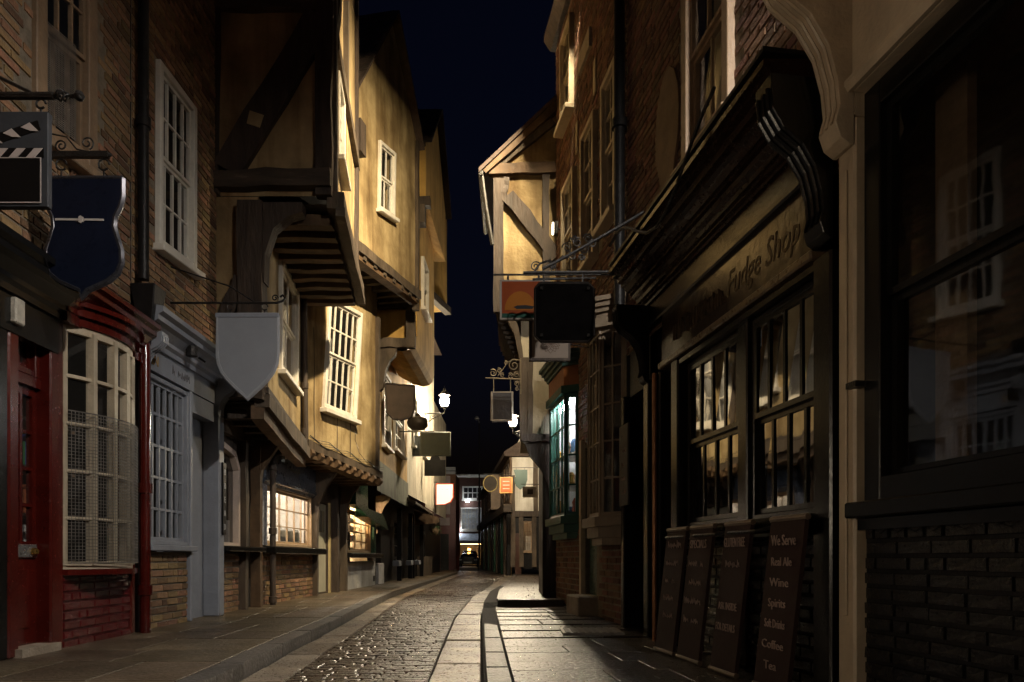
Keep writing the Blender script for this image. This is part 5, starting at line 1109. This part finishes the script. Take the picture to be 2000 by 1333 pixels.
# hooded lamp high on the brick wall that floods the cream house opposite, and a small lamp by the gable
SQ4 = ((-1, -1), (1, -1), (1, 1), (-1, 1))
LP = V((.74, 8.95, 8.6)); t = thing('wall_floodlight', 'hooded floodlight high on the tall brick wall above the picture', 'lamp', tuple(LP))
dv = (V((-3.0, 13.1, 3.9)) - LP).normalized(); e1_ = dv.cross(V((0, 0, 1))).normalized(); e2_ = e1_.cross(dv); mb = MB()
ring4 = lambda d_, a_, b_: [LP + dv * d_ + e1_ * i * a_ + e2_ * j * b_ for i, j in SQ4]
mb.add(ring4(.10, .11, .085) + ring4(.10, .10, .075) + ring4(-.08, .09, .065) + ring4(0, .10, .075), [(i, (i + 1) % 4, 4 + (i + 1) % 4, 4 + i) for i in range(4)] + [(i, (i + 1) % 4, 8 + (i + 1) % 4, 8 + i) for i in range(4)] + [(4 + i, 4 + (i + 1) % 4, 12 + (i + 1) % 4, 12 + i) for i in range(4)] + [(8, 9, 10, 11)])
mb.tube([LP - dv * .07, V((1.0, 8.95, 8.65))], .02, 6); mb.build('housing', iron, t)
mb = MB(); mb.hexa([LP + dv * a_ + e1_ * i * .12 - e2_ * (.088 + o_) for o_ in (0, .006) for a_, i in ((.0, -1), (.20, -1), (.20, 1), (.0, 1))]); mb.build('flap', iron, t)  # unseen lower flap, added to cut the beam on the pavement below
mb = MB(); mb.hexa([LP + dv * a_ + e1_ * i * .12 + e2_ * (.088 + o_) for o_ in (0, .006) for a_, i in ((.0, -1), (.115, -1), (.115, 1), (.0, 1))]); mb.build('flap', iron, t)  # unseen upper flap, added to dim the beam on the cream gable
for sg, l_ in ((1, .52), (-1, .22)):        # unseen side flaps added to keep the beam off the neighbours
    mb = MB(); mb.hexa([LP + dv * a_ + e1_ * sg * (.112 + o_) + e2_ * j * .11 for o_ in (0, .006) for a_, j in ((.0, -1), (l_, -1), (l_, 1), (.0, 1))]); mb.build('flap', iron, t)
mb = MB(); mb.add(ring4(.004, .096, .071), [(0, 1, 2, 3)]); mb.build('lens', emit('flood_lens', (1, .80, .50), FLOOD), t)
LY = 10.35; q = V((X(1086, LY), LY, Z(447, LY))); t = thing('wall_lamp', 'small bright lamp on brick corner beside the timbered gable', 'lamp', tuple(q))
mb = MB(); mb.prism([q + V((-.035, y, z)) for y, z in ((-.05, -.08), (.05, -.08), (.05, .08), (-.05, .08))], [q + V((.03, y, z)) for y, z in ((-.06, -.09), (.06, -.09), (.06, .09), (-.06, .09))]); mb.tube([q, q + V((.14, .02, -.02))], .015, 5); mb.build('housing', iron, t)
mb = MB(); mb.hexa([q + V((x, y, z)) for x in (-.055, -.036) for y, z in ((-.045, -.07), (.045, -.07), (.045, .07), (-.045, .07))]); mb.build('lens', emit('small_lens', (1, .86, .62), 14), t)
# ------------------------------------------------------------------ right row: black pub-style shop
e2 = thing('black_shop_house', 'brick house with glossy black shopfront and gilt fascia lettering', 'house', (1.75, 7.5, RZ))
E2 = Fr((1.77, 3.84), (1.20, 7.47), True); U = E2.us; UC = 2.98
wq = E2.quad((1436, -330), (1343, -60), (1343, 318), (1436, 205)); wq = [(wq[0][0], 5.65), (wq[1][0], 5.65), (wq[1][0], 3.98), (wq[0][0], 3.98)]
wall(E2, 'wall', mor, e2, [(0, 2.9), (E2.L, 2.9), (E2.L, 10), (0, 10)], [qsub(wq, .04, .96, .04, .96)], 0)
shell(E2, e2, 0, E2.L, RZ, 10, 5, dark)
bricks(E2, e2, [(0, 2.9), (E2.L, 2.9), (E2.L, 8.2), (0, 8.2)], [wq], brkr, 0, 300)
window(E2, e2, wq, 2, (1, 1), brn, .01, casing=.10, sill=.10, back=(M('pale_blind', (.30, .25, .17), .8, .1, 3, 0), .2))
a = E2.uz(1308, 270); fpoly(E2, 'wall_plaque', M('worn_plaque', (.16, .10, .06), .7, .3, 4, .1), e2, [(a[0] + .28 * math.cos(i / 14 * 6.283), a[1] + .1 + .50 * math.sin(i / 14 * 6.283) - (.3 if i == 10 or i == 11 else 0)) for i in range(14)], .012, .03)
zf0, zf1 = 2.52, 2.92
fsx = [U(1212), U(1300), U(1350), U(1452), U(1463), 0.0]
uL, uWl0, uWl1, uWr0 = UC, U(1340), U(1450), U(1464)
fa = fbox(E2, 'fascia', M('dark_fascia', (.030, .018, .010), .2, .4, 4, .08, 14, coat=.25, spec=.5), e2, .16, U(1303), zf0, zf1, -.05, .05)
GT = M('gilt_letters', (.052, .031, .014), .4, .5, 12, .1, 40, metal=.2)
text(E2, fa, 'Fudge Shop', GT, .80, zf0 + .12, .25, .052, True, sx=.80, shear=.25)
for k_ in range(3): text(E2, fa, '~~~~~~', GT, 1.5 + .32 * k_, zf0 + .10, .22, .053, True, sx=.5)
fbox(E2, 'fascia_rail', M('rail_brown', (.10, .065, .035), .3, .3, 8, .2, coat=.3), e2, .16, U(1303), zf0 - .06, zf0 - .003, -.04, .09, bev=.01)
fbox(E2, 'fascia_rail', blk, e2, .16, UC, zf1 + .003, zf1 + .06, -.04, .09, bev=.012)
fbox(E2, 'frieze', blk, e2, .16, UC, zf1 + .062, zf1 + .2, -.04, .05)
profile_run(E2, 'cornice', M('oxblood_gloss', (.020, .009, .006), .24, .3, 8, .02, 30, spec=.22), e2, .1, UC + .03, zf1 + .2, .0, [(0, 0), (.05, 0), (.05, .03), (.07, .03), (.075, .05), (.10, .06), (.10, .085), (.12, .085), (.13, .11), (.16, .13), (.17, .155), (.20, .16), (.20, .185), (.22, .185), (.25, .22), (.28, .235), (.28, .26), (.31, .26), (.32, .30), (.36, .31), (.36, .34), (.40, .345), (.40, .38), (0, .42)])
fbox(E2, 'lead_flashing', blm, e2, .1, UC + .03, zf1 + .622, zf1 + .65, -.02, .40)
console(E2, e2, blk, .0, .17, 3.36, .85, .36); console(E2, e2, blk, UC - .13, UC, 3.14, .72, .32)
for u0, u1 in ((0, .17), (UC - .13, UC), (E2.L - .10, E2.L), (U(1300) - .03, U(1292)), (uWl0 + .02, U(1325))): fbox(E2, 'pilaster', blk, e2, u0, u1, RZ, 2.46, -.12, .07, bev=.012)
downpipe('copper_pipe', e2, M('copper_pipe', (.30, .13, .06), .35, .3, 8, .1, metal=.5), [E2.P(U(1297), 2.45, .09), E2.P(U(1297), RZ, .09)], .022)
zs, zm, zh = 1.05, 1.72, 2.40
for u0, u1, nc in ((uWl1 + .02, uWl0 - .02, 4), (.18, uWr0 - .02, 4)):
    window(E2, e2, [(u0, zh), (u1, zh), (u1, zs), (u0, zs)], nc, (1, 1), blk, -.01, glass=GLP, casing=.04, bar=.028, sill=0, split=.5, proud=.012)
fbox(E2, 'mullion', blk, e2, uWr0 - .015, uWl1 + .015, RZ, 2.44, -.10, .03, bev=.01)
fbox(E2, 'window_head', blk, e2, .172, uWl0, zh + .003, 2.44, -.12, .06)
fbox(E2, 'sill', blk, e2, .172, uWr0 - .017, .93, zs - .003, -.12, .13, bev=.02); fbox(E2, 'sill', M('oxblood_gloss', (.045, .018, .012)), e2, uWl1 + .017, uWl0, .95, zs - .003, -.12, .11, bev=.02)
fbox(E2, 'stall_riser', blm, e2, .172, uWl0, RZ, .928, -.12, .0)
bricks(E2, e2, [(.18, RZ), (uWl0, RZ), (uWl0, .92), (.18, .92)], [], brkb, .003, 200)
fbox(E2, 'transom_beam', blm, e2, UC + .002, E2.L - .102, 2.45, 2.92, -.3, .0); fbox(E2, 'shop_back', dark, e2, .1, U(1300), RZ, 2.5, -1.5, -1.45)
dd = fbox(E2, 'door', blm, e2, U(1290), U(1232), RZ + .05, 2.2, -.5, -.44); fbox(E2, 'door_pane', GLP, dd, U(1284), U(1240), .9, 2.05, -.438, -.432)
fbox(E2, 'fanlight', GLP, e2, U(1290), U(1232), 2.25, 2.44, -.4, -.39)
downpipe('drainpipe', e2, blm, [E2.P(U(1226), 10, .09), E2.P(U(1226), 3.4, .09)], .06, [E2.P(U(1226), z, .09) for z in (5.3, 7.2)])
mb = MB(); mb.tube([E2.P(u_, 3.47 + .2 * math.sin(u_ * 3), .45) for u_ in [.6 + i * .2 for i in range(12)]], .012, 5); mb.build('cable', iron, e2)
mb = MB()
for k in range(3): u_ = .5 + .55 * k; mb.tube([E2.P(u_, 1.0, .06), E2.P(u_ + .03, .96, .22), E2.P(u_ + .35, .96, .24)], .012, 5)
mb.build('window_stay', iron, e2)
# four tall menu boards along its foot
txt = M('chalk', (.34, .25, .22), .8, .2, 10, 0)
MEN = [('narrow menu board leaning beside the shop door, farthest along', ['~~~~', '~~~~~', '~~~~', '~~~~', '~~~~~'], 1297, 1333, 1033, 1250), ('specials menu board leaning second from the shop door', ['SPECIALS', '~~~~~~', '~~~~', '~~~~~~', '~~~~~'], 1342, 1385, 1034, 1282), ('gluten free menu board leaning under the window post', ['GLUTEN FREE', '~~~~', '', 'ASK INSIDE', 'FOR DETAILS'], 1409, 1458, 1032, 1310), ('tall menu board listing real ale, wine and coffee', ['We Serve', 'Real Ale', 'Wine', 'Spirits', 'Soft Drinks', 'Coffee', 'Tea'], 1497, 1563, 1036, 1345)]
for lab, lines, xa, xb, ya, yb in MEN:
    wv = .12; ub_, ua_ = U((xa), .25), U(xb, .25); zt_ = CH + (HY - (ya + yb * 0)) / FOC * (3.80 + (ua_ + ub_) / 2)
    t = thing('menu_board', lab, 'sign board', E2.P((ua_ + ub_) / 2, RZ, .3), 'menu boards against the black shop')
    mb = MB(); zt_ = 1.02; zb_ = RZ + .02
    W0, W1 = .33, .22
    mb.prism([E2.P(ua_, zb_, W0), E2.P(ub_, zb_, W0), E2.P(ub_, zt_, W1), E2.P(ua_, zt_, W1)], [E2.P(ua_, zb_, W0 - .025), E2.P(ub_, zb_, W0 - .025), E2.P(ub_, zt_, W1 - .025), E2.P(ua_, zt_, W1 - .025)]); mb.build('panel', M('menu_maroon', (.035, .020, .019), .6, .15, 4, .03, spec=.1), t)
    for z, w_ in ((zt_, W1 - .01), (zb_, W0 - .01)): mb = MB(); mb.tube([E2.P(ua_ - .01, z, w_), E2.P(ub_ + .01, z, w_)], .018, 8); mb.build('rail', M('rail_metal', (.16, .12, .09), .4, .2, 10, 0, metal=.4), t)
    um = (ua_ + ub_) / 2; wd_ = abs(ub_ - ua_)
    for i, ln in enumerate(lines):
        if not ln: continue
        z = zt_ - .15 - i * (.80 / max(6, len(lines))); sz = .085 if i == 0 else .068; k = (z - zb_) / (zt_ - zb_); w_ = W0 + (W1 - W0) * k + .003
        text(E2, t, ln, txt, um, z, sz, w_ + .006, True, sx=min(1.3, wd_ * .9 / (max(4, len(ln)) * sz * .62)))
# ------------------------------------------------------------------ nearest right: cream pilaster and dark window
e1 = thing('near_dark_shop', 'dark shop with large sash window, cream pilaster and black painted brick', 'shopfront', (1.9, 3, RZ))
E1 = Fr((2.185, 1.2), (1.773, 3.82), True); U = E1.us
cp = M('cream_pilaster', (.58, .47, .34), .4, .15, 5, .2, 35, grime=.4)
uP0, uP1 = U(1690), E1.L
fbox(E1, 'pilaster', cp, e1, uP0, uP1 - .03, RZ, 3.05, -.1, .06, bev=.012); fbox(E1, 'pilaster_edge', cp, e1, uP0 + .05, uP1 - .07, .5, 2.8, .061, .075, bev=.005)
console(E1, e1, cp, uP0 - .0, uP1 - .02, 4.0, 1.1, .48, .06); fbox(E1, 'fascia', cp, e1, 0, uP0 - .002, 3.16, 4.0, -.1, .08, bev=.01); fbox(E1, 'pilaster_block', cp, e1, uP0, uP1 - .03, 3.052, 4.2, -.1, .058)
cornice(E1, 'cornice', cp, e1, 0, uP1, 4.02, .06, 1.6); profile_run(E1, 'fascia_moulding', cp, e1, 0, uP0 - .002, 3.16, .08, [(0, 0), (.02, 0), (.04, .03), (.04, .05), (0, .06)])
wall(E1, 'upper_wall', brkr, e1, [(0, 4.3), (E1.L, 4.3), (E1.L, 9), (0, 9)], [], 0); shell(E1, e1, 0, E1.L, RZ, 9, 5, dark)
uw1 = uP0 - .03
w_ = window(E1, e1, [(-.3, 3.14), (uw1, 3.14), (uw1, 1.08), (-.3, 1.08)], 2, (1, 1), blk, -.02, glass=GLN, casing=.12, bar=.05, sill=.08, split=.48, proud=.05)
w_['label'] = 'large black framed sash window'
fbox(E1, 'bolt', iron, w_, uw1 - .02, uw1 + .06, 1.66, 1.69, .03, .09)
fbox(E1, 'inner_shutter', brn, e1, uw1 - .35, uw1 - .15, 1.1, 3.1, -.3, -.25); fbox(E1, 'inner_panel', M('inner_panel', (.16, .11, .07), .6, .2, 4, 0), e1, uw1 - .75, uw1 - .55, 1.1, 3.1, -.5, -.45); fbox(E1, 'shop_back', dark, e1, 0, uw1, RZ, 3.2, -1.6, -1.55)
fbox(E1, 'stall_riser', blm, e1, 0, uP0 - .01, RZ, .99, -.1, .0); bricks(E1, e1, [(0, RZ), (uP0 - .01, RZ), (uP0 - .01, .98), (0, .98)], [], brkb, .003, 120)
fbox(E1, 'stall_rail', blk, e1, 0, uP0 - .01, .94, .995, .0, .05)

# ------------------------------------------------------------------ hanging signs of the right row
D = 6.9; P3 = lambda px, py, d=D: V((X(px, d), d, Z(py, d)))
t = thing('black_hanging_sign', 'large black square sign with notched corners on iron bracket', 'sign', P3(1100, 670))
F = camfr(D); pts = [(1054, 555), (1148, 555), (1159, 566), (1159, 658), (1148, 669), (1056, 669), (1045, 658), (1045, 566)]
bkp = [F.uz(*p) for p in pts]
fpoly(F, 'board', M('sign_black_gloss', (.0025, .0022, .0022), .45, .3, 10, .05, 40, spec=0), t, bkp, -.03, .03)
mb = MB(); mb.tube([F.P(u, z, .02) for u, z in bkp + bkp[:1]], .015, 6); mb.build('moulding', M('sign_moulding', (.008, .006, .005), .35, .3, 9, .1, spec=.2), t)
for px, py in ((1057, 567), (1148, 567), (1148, 658), (1057, 658)): mb = MB(); a = F.uz(px, py); mb.lathe(F.P(a[0], a[1], .035), [(.004, -.02), (.02, -.014), (.02, .014), (.004, .02)], 8); mb.build('corner_boss', blk, t)
t = thing('ornate_bracket', 'long black wrought iron bracket with curled scrollwork over the pavement', 'bracket', P3(1215, 535))
mb = MB(); mb.tube([P3(1022, 533), P3(1258, 531)], .015, 7); mb.tube([P3(1060, 526), P3(1120, 494), P3(1215, 440), P3(1258, 414)], .015, 7); mb.tube([P3(1040, 546), P3(1165, 543)], .012, 6)
for px, py, r, sg, a0 in ((1046, 521, .075, 1, .5), (1078, 518, .06, -1, 2), (1082, 527, .05, 1, 1), (1108, 484, .075, -1, 0), (1118, 500, .06, 1, 2), (1128, 474, .07, 1, 1), (1140, 486, .075, -1, 2), (1148, 466, .07, -1, 0), (1158, 476, .06, 1, 1), (1122, 466, .05, 1, 3), (1136, 502, .05, -1, 3)): scroll(mb, P3(px, py), r * .68, sg, 1.5, .007, a0)
mb.tube([P3(1044, 530), P3(1055, 515), P3(1070, 510), P3(1085, 515), P3(1100, 500)], .012, 5)
for px in (1062, 1138): mb.tube([P3(px, 546), P3(px, 556)], .012, 5); mb.tube([P3(px, 533), P3(px, 546)], .010, 5)
mb.build('ironwork', iron, t)
D2_ = 7.6; F = camfr(D2_)
t = thing('sunset_sign', 'orange and yellow sunset picture sign with white edge', 'sign', (X(1030, D2_), D2_, Z(626, D2_)))
a, b_ = F.uz(976, 626), F.uz(1075, 548); fbox(F, 'board', M('white_edge', (.24, .21, .18), .5, .1, 5, 0, spec=.05), t, a[0], b_[0], a[1], b_[1], -.03, .02, bev=.004)
fbox(F, 'sky_field', M('sunset_red', (.17, .034, .008), .5, .2, 3, 0, spec=.05), t, a[0] + .023, b_[0] - .02, a[1] + .065, b_[1] - .02, .021, .024)
c0 = F.uz(1016, 608); fpoly(F, 'sun_disc', M('sunset_yellow', (.22, .075, .008), .5, .1, 3, 0, spec=.05), t, [(c0[0] + .165 * math.cos(math.pi * i / 16), c0[1] + .20 * math.sin(math.pi * i / 16)) for i in range(17)], .0245, .027)
fbox(F, 'sea', M('sunset_sea', (.012, .045, .032), .5, .1, 3, 0, spec=.05), t, a[0] + .023, b_[0] - .02, a[1] + .02, a[1] + .064, .021, .025)
mb = MB(); p = F.uz(1003, 602); F.poly(mb, [(p[0], p[1]), (p[0] + .033, p[1] - .02), (p[0] + .20, p[1] - .02), (p[0] + .22, p[1] + .007), (p[0] + .13, p[1] + .02), (p[0] + .04, p[1] + .016)], .0275, .031); mb.build('boat', ink, t)
mb = MB(); mb.tube([F.P(F.uz(963, 537)[0], F.uz(963, 537)[1], 0), F.P(F.uz(1100, 537)[0], F.uz(1100, 537)[1], 0), V((1.18, D2_, Z(537, D2_)))], .010, 6)
for px in (992, 1052): q = F.uz(px, 537); mb.tube([F.P(q[0], q[1], 0), F.P(q[0], b_[1], 0)], .012, 5)
mb.build('rod', iron, t)
D3_ = 8.2; F = camfr(D3_)
t = thing('lotus_sign', 'pale framed sign with line-drawn lotus below black square sign', 'sign', (X(1075, D3_), D3_, Z(706, D3_)))
a, b_ = F.uz(1033, 706), F.uz(1114, 590); fbox(F, 'frame', tmD, t, a[0], b_[0], a[1], b_[1], -.03, .02, bev=.005); fbox(F, 'panel', M('lotus_panel', (.25, .205, .17), .6, .08, 5, 0, spec=.05), t, a[0] + .033, b_[0] - .027, a[1] + .03, b_[1] - .027, .021, .026)
mb = MB(); cx0, cz0 = F.uz(1075, 676)
for k in range(-3, 4):
    an = math.pi / 2 - k * .42; L0 = .15 - .013 * abs(k); d0 = V((math.cos(-an), math.sin(-an))); n0 = V((-d0.y, d0.x))
    for sg in (-1, 1): mb.tube([F.P(cx0 + d0.x * L0 * q + n0.x * sg * .033 * math.sin(math.pi * q), cz0 + .02 + (d0.y * L0 * q + n0.y * sg * .033 * math.sin(math.pi * q)) * .75, .029) for q in [j / 8 for j in range(9)]], .003, 4)
mb.build('lotus_drawing', M('line_brown', (.10, .055, .035), .6), t)
mb = MB(); mb.tube([V((X(1040, D3_), D3_, b_[1] + .03)), V((1.09, D3_, b_[1] + .03))], .008, 5); mb.tube([V((X(1105, D3_), D3_, a[1] + .2)), V((1.09, D3_, a[1] + .12))], .007, 5); mb.build('rod', iron, t)
t = thing('wall_chalkboard', 'narrow dark chalkboard hung beside the beige bay window', 'sign board', E2.P(E2.L - .1, 1.6, .1))
fbox(E2, 'board', M('chalkboard', (.03, .027, .026), .6, .2, 5, .03), t, E2.L - .32, E2.L - .04, 1.33, 2.15, .075, .10, bev=.005)
for i, ln in enumerate(('~~~', '~~~~', '~~~', '~~~~', '~~~')): text(E2, t, ln, txt, E2.L - .18, 2.0 - i * .14, .065, .1015, True)

# ------------------------------------------------------------------ street lanterns
def lantern(name, label, pos, arm_to, strength, col, r=.085):
    t = thing(name, label, 'street lamp', pos); p = V(pos); k = .17
    mb = MB()
    for a in range(4):
        an = math.pi / 4 + a * math.pi / 2; d0 = V((math.cos(an), math.sin(an), 0)); mb.tube([p + d0 * k * .72 + V((0, 0, -.2)), p + d0 * k * 1.1 + V((0, 0, .17))], .010, 4)
    mb.lathe(p + V((0, 0, -.26)), [(.02, -.05), (.05, 0), (k * .74, .05), (k * .74, .065)], 4); mb.build('cage', iron, t)
    mb = MB(); mb.lathe(p + V((0, 0, .17)), [(k * 1.2, 0), (k * 1.15, .03), (k * .5, .14), (.05, .17), (.05, .21), (.015, .26), (.01, .32)], 12); mb.build('cap', iron, t, smooth=True)
    q = V(arm_to); mb = MB(); m_ = (p + q) / 2; mb.tube([p + V((0, 0, -.3)), p + V((0, 0, -.42)), (p + q) / 2 + V((0, 0, -.42)), q + V((0, 0, -.45))], .02, 6); mb.tube([q + V((0, 0, -.9)), m_ + V((0, 0, -.6)), p + V((0, 0, -.42))], .014, 6)
    mb.tube(spiral(m_ + V((0, 0, -.56)), (1, 0, 0), (0, 0, 1), .10, .02, 0, 9, 20), .009, 5); mb.build('arm', iron, t)
    mb = MB(); n = 14; mb.lathe(p + V((0, 0, -.02)), [(.01, -r * 1.3), (r * .7, -r), (r, -r * .3), (r, r * .4), (r * .6, r), (.01, r * 1.3)], n); mb.build('bulb', emit(name + '_glow', col, strength), t, smooth=True)
    return t
lantern('street_lantern', 'lit lantern on iron arm from the pale house front', (X(868, 24), 24, Z(783, 24)), (-3.05, 24, Z(783, 24)), LANT1, (1, .83, .58), .15)
lantern('street_lantern', 'lit lantern beside timbered house corner, before the white gable', (X(1002, 25.5), 25.5, Z(823, 25.5)), (.42, 25.6, Z(815, 25.5)), LANT2, (1, .83, .58), .14)
t = thing('shaded_wall_lamp', 'wall lamp under a dark metal shade above the near cornice', 'street lamp', (1.9, 2.0, 5.6)); q = V((1.87, 2.0, 5.6))
mb = MB(); pr_ = [(.165, -.055), (.15, -.01), (.10, .05), (.04, .09), (.03, .2)]; n_ = 20
mb.add([q + V((r_ * math.cos(6.2832 * k / n_), r_ * math.sin(6.2832 * k / n_), h_)) for r_, h_ in pr_ for k in range(n_)], [(i * n_ + k, i * n_ + (k + 1) % n_, (i + 1) * n_ + (k + 1) % n_, (i + 1) * n_ + k) for i in range(4) for k in range(n_)] + [tuple(4 * n_ + k for k in range(n_))])
mb.tube([q + V((0, 0, .19)), q + V((.1, 0, .3)), V((2.06, 2.0, 5.85))], .02, 6); mb.build('shade', iron, t, smooth=True)
mb = MB(); mb.lathe(q, [(.01, -.08), (.045, -.065), (.06, -.03), (.045, .015), (.01, .035)], 14); mb.build('bulb', emit('shaded_bulb', (1, .93, .84), LANT3), t, smooth=True)
mb = MB(); mb.box(2.25, 6, -14, 1.18, RZ, 9); o = mb.build('house_behind', brkr, None, loc=(3.9, -6, 0)); tag(o, 'plain brick house wall behind the viewer on lantern side', 'house')
hbk = thing('house_behind', 'brick house with one lit shop window behind the viewer', 'house', (-3.46, -1, LZ)); L0 = Fr((-3.46, -14), (-3.43, 2.16))
wq = [(13.0, 2.3), (14.7, 2.3), (14.7, .95), (13.0, .95)]
wall(L0, 'wall', brkr, hbk, [(0, LZ), (L0.L, LZ), (L0.L, 9), (0, 9)], [qsub(wq, .03, .97, .03, .97)], 0); shell(L0, hbk, 0, L0.L, LZ, 9, 5, dark)
window(L0, hbk, wq, 4, 3, wht, 0, sash=False, casing=.06)
fbox(L0, 'lit_blind', emit('lit_blind_glow', (1, .84, .62), WINB), hbk, 13.05, 14.65, 1.0, 2.25, -.35, -.33)
for o in bpy.data.objects:
    if '_o' in o: del o['_o']
